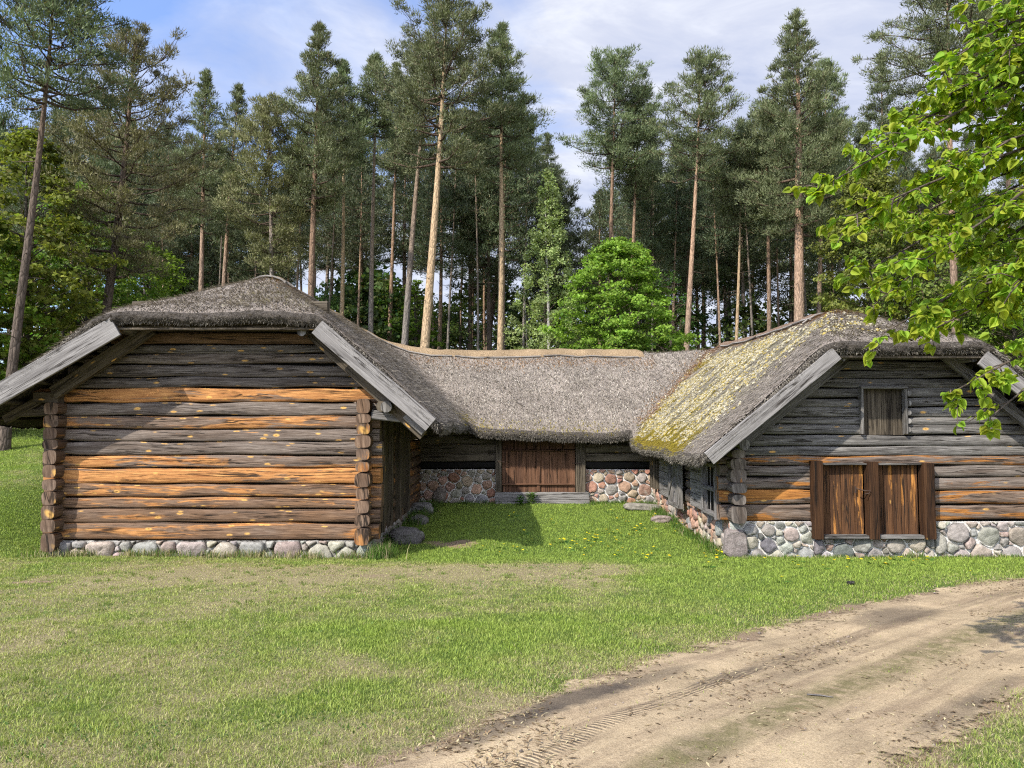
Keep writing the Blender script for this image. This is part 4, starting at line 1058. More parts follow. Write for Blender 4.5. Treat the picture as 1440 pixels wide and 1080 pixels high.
    c = np.array([.095, .165, .040]) * NP.uniform(.6, 1.4, (k, 1)); P.append(blades(x, Y, NP.uniform(.018, .040, k), NP.uniform(.008, .018, k), NP.uniform(.7, 1.3, k), c))
    k = 34000; cx = NP.uniform(-1, 1, 1600); cy = NP.uniform(3.5, 20, 1600); cx = cx * (.74 * cy + .8); i = NP.integers(0, 1600, k); x = cx[i] + NP.normal(0, .035, k); Y = cy[i] + NP.normal(0, .035, k); _, di, _ = track_coord(x, Y)
    ok = (di < -.1) & ~built(x, Y) & (bare(x, Y) < .4); x, Y = x[ok], Y[ok]; k = len(x)
    c = np.array([.19, .245, .055]) * NP.uniform(.5, 1.3, (k, 1)); P.append(blades(x, Y, NP.uniform(.03, .065, k), .003 + .0004 * Y, NP.uniform(.2, 1.0, k), c))
    off = 0; V = []; Fq = []; K = []
    for v, f, c in P: V.append(v); Fq.append(f + off); K.append(c); off += len(v)
    me = indexed('grass', np.concatenate(V), np.concatenate(Fq), np.concatenate(K))
    tag(mesh_obj('grass', me, M['grass']), 'short lawn grass, green in the yard and straw dry near the left gable', 'grass', None, 'stuff')
build_grass()

# loose chips, cones and needles lying on the track
def build_litter():
    n = 15000; i = NP.integers(0, len(MID), n); s = NP.uniform(-1.05, 1.05, n); p = MID[i] + np.stack([-seg_d[i, 1], seg_d[i, 0]], -1) * (s * HW[i])[:, None] + NP.normal(0, .06, (n, 2))
    cl = fbm(p[:, 0] * 1.7, p[:, 1] * 1.7, 3); ok = NP.random(n) < sstep(.35, .65, cl); p = p[ok]; n = len(p)
    a = NP.uniform(0, 6.28, n); L = NP.uniform(.008, .035, n); w = NP.uniform(.003, .008, n); z = H(p[:, 0], p[:, 1]) + .020
    dx, dy = np.cos(a), np.sin(a); zz = NP.uniform(.0, .012, n)
    q = [np.stack([p[:, 0] + dx * L * u - dy * w * v, p[:, 1] + dy * L * u + dx * w * v, z + zz * (u + 1) / 2 + (.004 if u == 0 else 0)], -1) for u, v in ((-1, 0), (0, -1), (1, 0), (0, 1))]
    V = np.stack(q, 1).reshape(-1, 3); pal = np.array([[.30, .22, .13], [.10, .065, .04], [.42, .34, .21], [.20, .13, .08]]); c = pal[NP.integers(0, 4, n)] * NP.uniform(.6, 1.2, (n, 1))
    tag(mesh_obj('wood_litter', soup('wood_litter', V, 4, np.repeat(c, 4, 0)), M['straw']), 'bark chips and pine needles scattered over the track', 'litter', None, 'stuff')
build_litter()

def build_gravel():
    n = 1000; i = NP.integers(0, len(MID), n); s_ = NP.uniform(-1.0, 1.0, n); p = MID[i] + np.stack([-seg_d[i, 1], seg_d[i, 0]], -1) * (s_ * HW[i])[:, None] + NP.normal(0, .08, (n, 2))
    r = .004 + .016 * NP.random(n) ** 3; z = H(p[:, 0], p[:, 1]) + .010; T = []; K = []
    for k in range(8):
        sx, sy, sz = (1 if k & 1 else -1), (1 if k & 2 else -1), (1 if k & 4 else -.6)
        a = np.stack([p[:, 0] + sx * r * 1.2, p[:, 1], z], -1); b = np.stack([p[:, 0], p[:, 1] + sy * r, z], -1); c = np.stack([p[:, 0] + r * .2, p[:, 1], z + sz * r * .9], -1); T.append(np.stack([a, b, c], 1))
    col = np.array([.22, .185, .15]) * NP.uniform(.5, 1.4, (n, 1))
    me = soup('gravel', np.concatenate(T).reshape(-1, 3), 3, np.repeat(np.tile(col, (8, 1)), 3, 0)); tag(mesh_obj('gravel', me, M['straw']), 'small loose stones trodden into the dirt track', 'gravel', None, 'stuff')
build_gravel()
# boulders by the left wing
def boulder(px, py, sx, sy, sz, seed, c, label, sink=.35):
    p = gp(px, py); me = rock_mesh('boulder', sx, sy, sz, seed, 5, .22); colour_mesh(me, c); o = mesh_obj('boulder', me, M['stone'])
    o.location = (p[0], p[1] + sy * .6, Hs(p[0], p[1]) + sz * (1 - sink) - .02); o.rotation_euler = (0, R.uniform(-.1, .1), R.uniform(-.4, .4))
    tag(o, label, 'boulder', 'boulders lying by the left wing')
boulder(569, 766, .36, .26, .20, 3, (.13, .12, .115), 'largest flat dark boulder in the grass by the corner of the left wing')
boulder(588, 738, .24, .18, .14, 8, (.15, .14, .13), 'low dark boulder just behind the largest one by the left wing')
boulder(592, 724, .30, .22, .20, 12, (.21, .20, .19), 'upright grey boulder farthest back along the left wing')
boulder(618, 707, .20, .15, .28, 15, (.25, .21, .18), 'pale pinkish boulder standing against the middle footing')
boulder(1098 - 166, 735, .25, .2, .11, 19, (.25, .20, .17), 'flat pinkish stone sunk in grass at the foot of the right wing')
boulder(905, 718, .5, .22, .12, 23, (.24, .22, .18), 'long flat step stone in the corner beside the right wing')

# clod and stick
me = rock_mesh('earth_clod', .05, .035, .025, 31, 3, .4); colour_mesh(me, (.02, .018, .016)); o = mesh_obj('earth_clod', me, M['stone']); p = gp(1197, 824); o.location = (p[0], p[1], Hs(*p) + .035); tag(o, 'small black clod lying on the green lawn before the right gable', 'clod')
mb = MB(); p = gp(1135, 985); q = gp(1172, 989); mb.tube([(p[0], p[1], Hs(*p) + .03), ((p[0] + q[0]) / 2, (p[1] + q[1]) / 2 + .005, Hs(*q) + .032), (q[0], q[1], Hs(*q) + .03)], [.007, .006, .003], 6, (-.3, .1, 0)); o = mb.build('dry_stick', M['board']); tag(o, 'thin dry stick lying across the middle of the dirt track', 'stick')

# dandelions in the yard
def build_dandelions():
    mb_v = []; K = []
    for k in range(14):     # ray petals
        a = 2 * math.pi * k / 14; b = a + .38; r = .021
        mb_v += [(0, 0, .072), (math.cos(a) * r, math.sin(a) * r, .076), (math.cos(b) * r, math.sin(b) * r, .078)]; K += [(.78, .62, .015)] * 3
        r2 = .013; mb_v += [(0, 0, .085), (math.cos(a) * r2, math.sin(a) * r2, .080), (math.cos(b + .1) * r2, math.sin(b + .1) * r2, .080)]; K += [(.82, .68, .03)] * 3
    for k in range(4):
        a = 2 * math.pi * k / 4; b = 2 * math.pi * (k + 1) / 4; w = .0025
        mb_v += [(math.cos(a) * w, math.sin(a) * w, 0), (math.cos(b) * w, math.sin(b) * w, 0), (0, 0, .074)]; K += [(.10, .16, .04)] * 3
    for k in range(6):      # rosette
        a = k * 1.05; d = (math.cos(a), math.sin(a)); s = (-d[1], d[0])
        mb_v += [(0, 0, .006), (d[0] * .05 + s[0] * .012, d[1] * .05 + s[1] * .012, .022), (d[0] * .10, d[1] * .10, .010)]; K += [(.06, .13, .02)] * 3
    me = soup('dandelion', mb_v, 3, np.array(K)); me.materials.append(M['grass'])
    pts = []
    for (cx, cy, sx, sy, k) in ((830, 765, 60, 14, 26), (880, 748, 60, 22, 16), (790, 770, 45, 6, 8), (960, 740, 45, 16, 9), (1010, 780, 60, 14, 8), (895, 785, 40, 6, 9), (1090, 790, 90, 9, 9), (1250, 793, 110, 9, 11), (760, 735, 60, 20, 5), (700, 775, 40, 8, 4), (1180, 815, 120, 16, 5)):
        for _ in range(k): pts.append((R.gauss(cx, sx * .6), R.gauss(cy, sy * .6)))
    pts += [(793, 765), (795, 763), (906, 748), (1306, 789), (1192, 790), (1228, 789), (1432, 781), (1268, 789), (921, 727), (708, 772)]
    first = True
    for px, py in pts:
        if py < 716 or py > 850 or px < 640: continue
        p = gp(px, py)
        if built(p[0], p[1] + .1) or p[1] > 21.1: continue
        o = bpy.data.objects.new('dandelion', me); C.objects.link(o); s = R.uniform(.9, 1.7); o.location = (p[0], p[1], Hs(*p)); o.scale = (s, s, s * R.uniform(.6, 1)); o.rotation_euler = (R.uniform(-.3, .1), R.uniform(-.2, .2), R.uniform(0, 6))
        tag(o, 'small yellow dandelion in the green lawn of the yard', 'dandelion', 'dandelions in the lawn')
build_dandelions()

def weed(px, py, h, seed, label):
    rr = np.random.default_rng(seed); p = gp(px, py); n = 90
    V = []; K = []
    for i in range(n):
        a = rr.uniform(0, 6.28); r = rr.uniform(.02, .16) * h / .3; z = rr.uniform(.03, 1) * h * (1 - .3 * r); d = np.array([math.cos(a), math.sin(a), rr.uniform(-.3, .5)]); s = np.array([-d[1], d[0], 0]); L = rr.uniform(.06, .11); c0 = np.array([math.cos(a) * r * .5, math.sin(a) * r * .5, z])
        t = c0 + d * L; m1 = c0 + d * L * .5 + s * L * .28 + [0, 0, .012]; m2 = c0 + d * L * .5 - s * L * .28 + [0, 0, .012]
        V += [c0, m1, t, m2]; K += [np.array([.07, .16, .02]) * rr.uniform(.7, 1.4)] * 4
    for i in range(5):
        a = rr.uniform(0, 6.28); x, y = math.cos(a) * .05, math.sin(a) * .05; V += [(-.004, 0, -.02), (.004, 0, -.02), (x + .003, y, h * .9), (x - .003, y, h * .9)]; K += [(.08, .12, .03)] * 4
    o = mesh_obj('weed_plant', soup('weed_plant', np.array(V), 4, np.array(K)), M['grass']); o.location = (p[0], p[1], Hs(*p)); tag(o, label, 'weed', 'weeds by the gate')
weed(731, 711, .26, 1, 'low leafy weed in front of the gate threshold, in the shade edge'); weed(747, 709, .34, 2, 'taller bright green leafy weed in the sun before the gate threshold')
weed(1228, 774, .24, 4, 'small green weed growing below the two doors of the right gable')
# ================================================================== TREES
def bark(name, lo, hi, up_lo, up_hi, h0, h1):
    """plated bark below, thin orange bark higher up the stem (local z in metres)"""
    m, nt, out = new_mat(name)
    tc = node(nt, 'ShaderNodeTexCoord').outputs['Object']; z = sepxyz(nt, tc)[2]
    n1 = noise(nt, mapping(nt, tc, (1, 1, .28)), 11, 6, .7); n2 = noise(nt, mapping(nt, tc, (1, 1, .4)), 45, 4, .7); n3 = noise(nt, tc, .8, 3)
    vo = node(nt, 'ShaderNodeTexVoronoi', {'Vector': mapping(nt, tc, (11, 11, 3.2)), 'Scale': 1.0}, feature='DISTANCE_TO_EDGE').outputs['Distance']
    a = ramp(nt, n1, [(.3, lo), (.7, hi)]); b = ramp(nt, n1, [(.3, up_lo), (.7, up_hi)])
    f = math_(nt, 'ADD', math_(nt, 'MULTIPLY', math_(nt, 'ADD', z, -h0), 1 / (h1 - h0)), math_(nt, 'MULTIPLY', math_(nt, 'ADD', n3, -.5), .8))
    c = mix(nt, ramp(nt, f, [(0, g(0)), (1, g(1))]), a, b)
    c = mix(nt, ramp(nt, vo, [(.0, g(.75)), (.10, g(0))]), c, mix(nt, 1.0, c, g(.28), 'MULTIPLY'))
    c = mix(nt, ramp(nt, n2, [(.58, g(0)), (.75, g(.4))]), c, (.34, .31, .27))
    oi = node(nt, 'ShaderNodeObjectInfo').outputs['Random']; c = mix(nt, 1.0, c, ramp(nt, oi, [(0, g(.75)), (1, g(1.2))]), 'MULTIPLY')
    principled(nt, out, c, .9, bump(nt, math_(nt, 'ADD', n1, math_(nt, 'MULTIPLY', vo, 1.5)), .8, .05), .1)
    return m
M['bark_red'] = bark('pine_bark_red', (.13, .098, .076), (.31, .235, .18), (.21, .130, .082), (.43, .29, .195), 4, 11)
M['bark_dark'] = bark('pine_bark_dark', (.070, .055, .045), (.18, .14, .11), (.12, .082, .058), (.26, .18, .12), 6, 13)
M['bark_grey'] = bark('pine_bark_grey', (.13, .115, .10), (.31, .275, .24), (.20, .15, .11), (.40, .30, .22), 7, 13)
M['bark_gold'] = bark('pine_bark_gold', (.26, .20, .135), (.48, .38, .25), (.30, .21, .125), (.56, .41, .25), 2, 7)
M['bark_leaf'] = bark('smooth_dark_bark', (.035, .030, .024), (.10, .085, .066), (.035, .030, .024), (.10, .085, .066), 3, 6)
M['bark_birch'] = bark('birch_bark', (.30, .29, .27), (.62, .60, .57), (.3, .28, .25), (.55, .52, .48), 1, 4)
M['limb'] = bark('dark_limb_bark', (.045, .036, .030), (.13, .10, .08), (.06, .045, .035), (.17, .115, .08), 4, 12)
M['needle'] = leaf_material('pine_needles', .22, .6, (1, 1.1, .6), .3, .25)
M['leaf'] = leaf_material('broad_leaves', .45, .55, (1.0, 1.08, .55), .2, .18)
M['linden'] = leaf_material('linden_leaves', .55, .55, (1.08, 1.18, .35), 0, .16)

def tube_np(pts, rad, n=7):
    """skin of a limb: verts and quads"""
    pts = np.asarray(pts, float); k = len(pts); d = np.gradient(pts, axis=0); d /= np.linalg.norm(d, axis=1, keepdims=True) + 1e-9
    ref = np.array([0, 0, 1.]) if abs(d[:, 2].mean()) < .8 else np.array([1., 0, 0])
    a = np.cross(d, ref); a /= np.linalg.norm(a, axis=1, keepdims=True) + 1e-9; b = np.cross(a, d)
    t = np.arange(n) * 2 * math.pi / n; r = np.asarray(rad)[:, None, None]
    V = pts[:, None] + (a[:, None] * np.cos(t)[None, :, None] + b[:, None] * np.sin(t)[None, :, None]) * r
    i = np.arange(k - 1)[:, None] * n; j = np.arange(n)[None]; j2 = (j + 1) % n
    Fq = np.stack([i + j, i + j2, i + n + j2, i + n + j], -1).reshape(-1, 4)
    return V.reshape(-1, 3), Fq
class Limbs:
    def __init__(s): s.V = []; s.F = []; s.o = 0; s.mi = []
    def add(s, pts, rad, n=7):
        v, f = tube_np(pts, rad, n); s.V.append(v); s.F.append(f + s.o); s.o += len(v); s.mi += [0 if len(s.F) == 1 else 1] * len(f)
    def mesh(s, name, mat):
        me = indexed(name, np.concatenate(s.V), np.concatenate(s.F), None, None, True); me.materials.append(mat); me.materials.append(M['limb']); me.polygons.foreach_set('material_index', np.array(s.mi, np.int32)); return me

def pine_meshes(seed, h, cb, hw, r0, lean=(0, 0), bend=.15, mat='bark_red', nbr=70, dens=1.0, shape='cone', needle=(.085, .105, .050), ts=1.0, sparse=0.0, ndl=34):
    """stem + limbs mesh and needle mesh of one pine standing at the origin"""
    g_ = np.random.default_rng(seed); L = Limbs()
    zz = np.linspace(-.3, h, 26); f = np.clip(zz / h, 0, 1); ph = g_.uniform(0, 6.28)
    cx = lean[0] * f + bend * np.sin(f * 4 + ph) * f; cy = lean[1] * f + bend * np.cos(f * 3.3 + ph) * f
    rad = r0 * (1.18 * np.exp(-zz.clip(0) / .5) * .25 + (1 - f) ** .75 * .94 + .04)
    stem = np.stack([cx, cy, zz], -1); L.add(stem, rad, 10)
    def st(t): return np.array([np.interp(t * h, zz, cx), np.interp(t * h, zz, cy), t * h])
    cen = []; cd = []; csz = []
    for i in range(nbr):
        s = ((i + g_.uniform(0, 1)) / nbr) ** .92; t = cb + (1 - cb) * s * .985
        if shape == 'cone': pr = (1 - s) ** .85 * (.50 + .5 * min(1, s * 5)) + .03
        elif shape == 'round': pr = (max(0, 1 - (2 * s - .80) ** 2 / 1.5)) ** .7 * .95 + .06
        else: pr = (1 - s) ** .45 * (.35 + .65 * min(1, s * 2.5)) + .08
        br = hw * pr * g_.uniform(.55, 1.18)
        if g_.random() < sparse: continue
        az = i * 2.399 + g_.uniform(-.5, .5); rise = g_.uniform(-.05, .30) + .75 * s ** 1.5
        d = np.array([math.cos(az), math.sin(az), 0]); o = st(t); k = 6; u = np.linspace(0, 1, k)[:, None]
        sag = -.10 * br * np.sin(u * 3.1) * (1 - s); wig = g_.normal(0, .04, (k, 3)) * br * u
        pts = o + d * br * u * math.cos(rise) + np.array([0, 0, 1]) * (br * math.sin(rise) * u ** 1.3 + sag) + wig
        L.add(pts, np.linspace(max(.016, r0 * .30 * (1 - .75 * s)), .008, k), 4)
        m = max(2, int(br * 2.8 * dens + .5)); v = g_.uniform(.34, 1.02, m); v[0] = 1.0; side = np.cross(d, [0, 0, 1])
        spread = (.06 + .34 * br * (1.05 - v) * .8)
        c = np.stack([np.interp(v, u[:, 0], pts[:, q]) for q in range(3)], -1) + side * (g_.normal(0, 1, m) * spread)[:, None] + np.array([0, 0, 1]) * (g_.normal(.05, .09, m))[:, None]
        cen.append(c); cd.append(np.tile(d * .6 + np.array([0, 0, .25 + .6 * s]), (m, 1))); csz.append(np.full(m, 1.12 - (.62 if shape == 'cone' else .42) * s ** 1.5))
        if br > .8:
            for q in range(min(m, 4)):
                a0 = np.array([np.interp(v[q] * .7, u[:, 0], pts[:, w_]) for w_ in range(3)]); L.add([a0, (a0 + c[q]) / 2 + [0, 0, .03], c[q]], [.012, .009, .005], 3)
    cen.append(np.stack([np.full(10, cx[-1]), np.full(10, cy[-1]), np.linspace(h - 1.3, h + .0, 10)], -1)); cd.append(np.tile([0, 0, 1.3], (10, 1))); csz.append(np.linspace(.55, .22, 10))
    for i in range(int(12 + 10 * g_.random())):   # dead snags under the crown
        t = g_.uniform(.22, max(.26, cb * 1.1)); az = g_.uniform(0, 6.28); ln = g_.uniform(.2, .9) * min(1, hw * .5); o = st(t); d = np.array([math.cos(az), math.sin(az), g_.uniform(-.3, .3)])
        L.add([o, o + d * ln * .5, o + d * ln + [0, 0, g_.uniform(-.15, .1)]], [.022, .014, .006], 3)
    cen = np.concatenate(cen); cd = np.concatenate(cd); n = len(cen); K = ndl
    cs = g_.uniform(.50, 1.35, n) * ts * np.concatenate(csz); off = g_.normal(0, 1, (n, K, 3)); off /= np.linalg.norm(off, axis=2, keepdims=True); off *= g_.random((n, K, 1)) ** .5
    R3 = np.array([.36, .36, .17]); base = cen[:, None] + off * R3 * cs[:, None, None]
    dirs = off * 1.1 + g_.normal(0, .55, (n, K, 3)) + cd[:, None] * .6 + np.array([0, 0, .75]); dirs /= np.linalg.norm(dirs, axis=2, keepdims=True)
    ln = g_.uniform(.08, .20, (n, K, 1)) * ts; w = g_.uniform(.022, .044, (n, K, 1)) * ts
    sd = np.cross(dirs, g_.normal(0, 1, (n, K, 3))); sd /= np.linalg.norm(sd, axis=2, keepdims=True) + 1e-9
    T = np.stack([base - sd * w * .5, base + sd * w * .5, base + dirs * ln], 2).reshape(-1, 3)
    cv = g_.uniform(.65, 1.35, (n, 1, 1)) * g_.uniform(.75, 1.25, (n, K, 1)); col = np.array(needle) * cv
    tip = g_.random((n, K, 1)) < .06; col = np.where(tip, np.array([.16, .135, .07]), col)
    me = soup('pine_crown', T, 3, np.repeat(col.reshape(-1, 3), 3, 0)); me.materials.append(M['needle'])
    return L.mesh('pine_trunk', M[mat]), me

def place_tree(name, label, cat, loc, tm, cm, group, sc=1, rz=0, cname='crown', szz=1):
    t = thing(name, label, cat, loc, group); t.rotation_euler = (0, 0, rz); t.scale = (sc, sc, sc * szz)
    a = bpy.data.objects.new('trunk', tm); C.objects.link(a); a.parent = t
    b = bpy.data.objects.new(cname, cm); C.objects.link(b); b.parent = t
    return t

GP = 'tall pines standing behind the barn'
# trunk px at py 450, top px/py, depth, crown-base py, half-width px, trunk px width, bark, shape, density, label
PINES = [
 (22, 70, -50, 21, 150, 84, 16, 'bark_dark', 'round', .85, 'tall dark-stemmed pine at the far left edge, its top cut off by the frame'),
 (147, 196, 62, 27, 392, 112, 17, 'bark_dark', 'wide', 1.0, 'bushy layered pine with drooping tiers above the left slope of the left roof'),
 (281, 295, 104, 38, 330, 44, 10, 'bark_red', 'cone', 1.0, 'slim pointed pine rising left of the left roof peak'),
 (312, 337, 120, 42, 320, 46, 9, 'bark_red', 'cone', 1.0, 'slim pointed pine directly above the left roof peak'),
 (383, 376, 150, 37, 385, 70, 10, 'bark_grey', 'wide', 1.1, 'lower full-crowned pine with olive tiers just right of the left roof peak'),
 (438, 447, 36, 36, 300, 70, 13, 'bark_red', 'cone', 1.2, 'tall broad pointed pine with thick reddish stem right of the left roof peak'),
 (480, 487, 92, 40, 232, 36, 9, 'bark_gold', 'cone', 1.0, 'thin pale-stemmed pine right of the tall broad pointed pine'),
 (522, 525, 78, 41, 190, 40, 10, 'bark_grey', 'cone', 1.0, 'straight thin grey-stemmed pine above the left end of the middle roof ridge'),
 (548, 558, 92, 47, 250, 36, 8, 'bark_red', 'cone', 1.1, 'slender pine with reddish stem squeezed between two grey-stemmed pines'),
 (572, 599, 60, 37, 165, 44, 13, 'bark_grey', 'round', .9, 'right-leaning pine with smooth thick grey stem'),
 (599, 630, -4, 34, 235, 78, 17, 'bark_gold', 'round', .95, 'tallest pine, with bright golden leaning stem and broad top touching the frame'),
 (703, 709, 32, 37, 232, 62, 12, 'bark_gold', 'cone', 1.25, 'tall pointed pine with straight golden stem over the middle of the roof ridge'),
 (660, 662, 165, 50, 330, 52, 9, 'bark_dark', 'wide', 1.2, 'dark shaded pine between the two golden-stemmed pines'),
 (690, 726, 150, 54, 320, 60, 9, 'bark_dark', 'wide', 1.2, 'dark pine with slanting stem behind the straight golden pine'),
 (765, 768, 192, 52, 400, 44, 7, 'bark_dark', 'cone', 1.2, 'small pointed conifer behind the pale birch'),
 (856, 862, 85, 42, 240, 54, 10, 'bark_red', 'round', .95, 'airy round-topped pine with reddish stem above the lime green maple'),
 (885, 904, 124, 43, 280, 44, 9, 'bark_red', 'wide', 1.0, 'shorter pine leaning against the right of the airy round-topped pine'),
 (968, 987, 82, 38, 250, 50, 11, 'bark_red', 'round', .9, 'pine with reddish leaning stem and open crown right of the lime green maple'),
 (1036, 1043, 195, 40, 320, 44, 7, 'bark_gold', 'wide', 1.0, 'low pine with very thin pale stem above the right end of the middle ridge'),
 (1081, 1076, 150, 40, 330, 48, 9, 'bark_red', 'wide', 1.0, 'low dense pine with thin reddish stem left of the giant bushy pine'),
 (1124, 1118, 18, 36, 330, 84, 20, 'bark_red', 'cone', 1.45, 'giant bushy pine with thick orange stem left of the linden leaves'),
 (1152, 1160, 95, 41, 320, 50, 9, 'bark_red', 'wide', 1.1, 'pine half hidden against the right of the giant bushy pine'),
 (1240, 1234, 80, 42, 330, 48, 9, 'bark_dark', 'cone', 1.2, 'pointed dark pine standing in the sky gap left of the linden leaves'),
 (1345, 1328, -60, 29, 130, 92, 14, 'bark_red', 'round', .95, 'tall pine behind the linden leaves, its top cut off by the upper frame'),
 (1412, 1420, -20, 34, 180, 80, 12, 'bark_red', 'round', .95, 'pine almost hidden by the linden leaves at the right edge'),
]
for i, (bx, tx, ty, Y, cby, hwp, tw, bk, shp, den, lab) in enumerate(PINES):
    b = at(bx, 450, Y); top = at(tx, ty, Y); s = (b.x - top.x) / (top.z - b.z)
    z0 = None; x0 = b.x
    z0 = Hs(x0, Y); x0 = top.x + s * (top.z - z0); h = top.z - z0
    cb = (zat(cby, Y) - z0) / h; hw = hwp * Y / F; r0 = tw * Y / F / 2 * .98
    nd = (.18, .18, .080) if i in (1, 4) else (.115, .142, .068) if bk == 'bark_dark' else (.140, .165, .078)
    tm, cm = pine_meshes(100 + i, h, cb, hw * 1.25, r0, (top.x - x0, R.uniform(-.4, .4)), .12, bk, int(64 + 30 * (1 - cb)), den * 1.55, shp, nd, 1.0 if Y < 30 else 1.2, .10 if shp == 'round' else .03, 62)
    if bk == 'bark_gold': pass
    place_tree('pine_tree', lab, 'pine tree', (x0, Y, z0), tm, cm, GP)
# the wood behind: five kinds of pine copied over
protos = []
for k in range(6):
    h = (19, 21, 18, 22, 20, 17)[k]
    protos.append((h, pine_meshes(300 + k, h, (.54, .56, .58, .52, .60, .48)[k], (2.7, 2.5, 2.8, 3.0, 2.4, 3.0)[k], (.17, .16, .2, .2, .15, .17)[k], (R.uniform(-.8, .8), 0), .2, ('bark_red', 'bark_dark', 'bark_grey', 'bark_dark', 'bark_red', 'bark_dark')[k], 58, 1.25, ('cone', 'wide', 'round', 'wide', 'cone', 'wide')[k], (.096, .118, .058), 1.55, .03, 44)))
used = []
rb = random.Random(5)
NB = 0
for Y0, Y1, cnt in ((46, 54, 34), (54, 66, 40), (66, 90, 26)):
    for _ in range(cnt):
        for _try in range(30):
            Y = rb.uniform(Y0, Y1); px = rb.uniform(-90, 1530); x = (px - 720) * Y / F
            if all(math.hypot(x - a, Y - b) > 2.4 for a, b in used): break
        used.append((x, Y)); h, (tm, cm) = protos[rb.randrange(6)]
        lim = 150 if (px < 250 or 400 < px < 740 or 1040 < px < 1190) else 205
        top = rb.uniform(lim, lim + 90); z0 = Hs(x, Y); H_ = zat(top, Y) - z0; sc = H_ / h
        place_tree('pine_tree', 'slim pine deep in the wood, one of the crowded back rows behind the barn', 'pine tree', (x, Y, z0), tm, cm, 'pines of the crowded back rows', sc, rb.uniform(0, 6.28)); NB += 1
# extra bare young stems right behind the front pines (thin straight trunks seen through)
thin = pine_meshes(401, 17, .66, 1.3, .10, (.3, 0), .15, 'bark_red', 40, 1.1, 'cone', (.090, .112, .060), 1.3, .05, 40)
thin2 = pine_meshes(402, 18, .70, 1.2, .09, (-.4, 0), .2, 'bark_grey', 36, 1.1, 'cone', (.090, .112, .060), 1.3, .05, 40)
for j, (px, Y) in enumerate(((500, 44), (545, 48), (610, 45), (626, 47), (645, 52), (672, 46), (684, 50), (735, 47), (412, 45), (456, 43), (425, 48), (300, 46), (322, 50), (872, 48), (900, 46), (915, 50), (945, 47), (1005, 49), (1015, 45), (1062, 47), (1098, 44), (1140, 46), (1172, 48), (1275, 47), (1300, 44), (1385, 42), (230, 44), (205, 48), (100, 42), (60, 46))):
    x = (px - 720) * Y / F; z0 = Hs(x, Y); tm, cm = (thin, thin2)[j % 2]; top = R.uniform(170, 230); sc = (zat(top, Y) - z0) / 17.5
    place_tree('young_pine_tree', 'thin straight young pine stem among the tall pines behind the barn', 'pine tree', (x, Y, z0), tm, cm, 'young pines among the tall ones', sc, R.uniform(0, 6.28))

# ------------------------------------------------------------------ broadleaved trees
def broad_meshes(seed, h, cb, rx, r0, mat, col, nclus=170, per=70, leaf=.10, shape='egg', open_=.0, stems=1, flat=.42, rmin=.2, crad=1.0):
    g_ = np.random.default_rng(seed); L = Limbs(); cz0 = cb * h; ch = h - cz0
    cs = []
    while len(cs) < nclus:
        s = g_.random(); a = g_.uniform(0, 6.28)
        pr = {'egg': math.sin(math.pi * min(1, (s * .86 + .14))) ** .6, 'spire': (1 - s) ** .8 * .9 + .08 if s > .12 else .5 + s * 3, 'ovate': (.6 + .4 * s / .28) if s < .28 else (1 - (s - .28) / .72) ** .58 + .03, 'dome': math.sqrt(max(0, 1 - max(0, s - .25) ** 2 / .57))}[shape]
        lob = 1 + .50 * (float(fbm(math.cos(a) * 1.6 + seed, math.sin(a) * 1.6 + s * 4, 2)) - .5) * 2
        r = rx * pr * lob * g_.uniform(rmin, 1.0) ** .5
        if g_.random() < open_ and r < .6 * rx: continue
        cs.append((math.cos(a) * r, math.sin(a) * r, cz0 + s * ch))
    cs = np.array(cs)
    for q in range(stems):
        ox = 0 if stems == 1 else g_.uniform(-.35, .35) * rx * .6; oy = 0 if stems == 1 else g_.uniform(-.3, .3) * rx * .6; f = np.linspace(0, 1, 12)
        pts = np.stack([ox * f + .12 * np.sin(f * 5 + q) * f, oy * f, -.2 + f * h * .95], -1); L.add(pts, r0 * (1 - f) ** .8 + .008, 8)
    for c in cs[g_.random(len(cs)) < .55]:
        t0 = np.clip((c[2] - np.hypot(c[0], c[1]) * g_.uniform(.4, 1.0)) / h, cb * .8, .9); o = np.array([0, 0, t0 * h]); m = (o + c) / 2 + g_.normal(0, .08, 3) * rx * .5 + [0, 0, .08]
        L.add([o, m, c], [r0 * .30 * (1 - t0) + .008, .010, .004], 4)
    n = len(cs); rad = crad * rx * g_.uniform(.13, .30, (n, 1, 1)) * (1.3 if n < 100 else 1)
    p = g_.normal(0, 1, (n, per, 3)); p /= np.linalg.norm(p, axis=2, keepdims=True); p *= g_.random((n, per, 1)) ** .45
    p[..., 2] *= flat; p = cs[:, None] + p * rad
    p[..., 2] -= (np.hypot(p[..., 0], p[..., 1]) > rx * .5) * .0
    p = p.reshape(-1, 3); m = len(p)
    nr = g_.normal(0, .75, (m, 3)) + np.array([0, 0, .85]) + np.concatenate([p[:, :2] / rx * .6, np.zeros((m, 1))], 1); nr /= np.linalg.norm(nr, axis=1, keepdims=True)
    d = np.cross(nr, g_.normal(0, 1, (m, 3))); d /= np.linalg.norm(d, axis=1, keepdims=True); s = np.cross(nr, d); lf = leaf * g_.uniform(.6, 1.3, (m, 1))
    V = np.stack([p - d * lf * .5, p + s * lf * .42 - d * lf * .08, p + d * lf * .55, p - s * lf * .42 - d * lf * .08], 1).reshape(-1, 3)
    k = np.array(col) * g_.uniform(.7, 1.3, (m, 1)) * np.repeat(g_.uniform(.60, 1.35, (n, 1)), per, 0); k[:, 0] += g_.normal(0, .012, m)
    me = soup('leaf_crown', V, 4, np.repeat(np.clip(k, .005, 1), 4, 0)); me.materials.append(M['leaf'])
    return L.mesh('tree_trunk', M[mat]), me
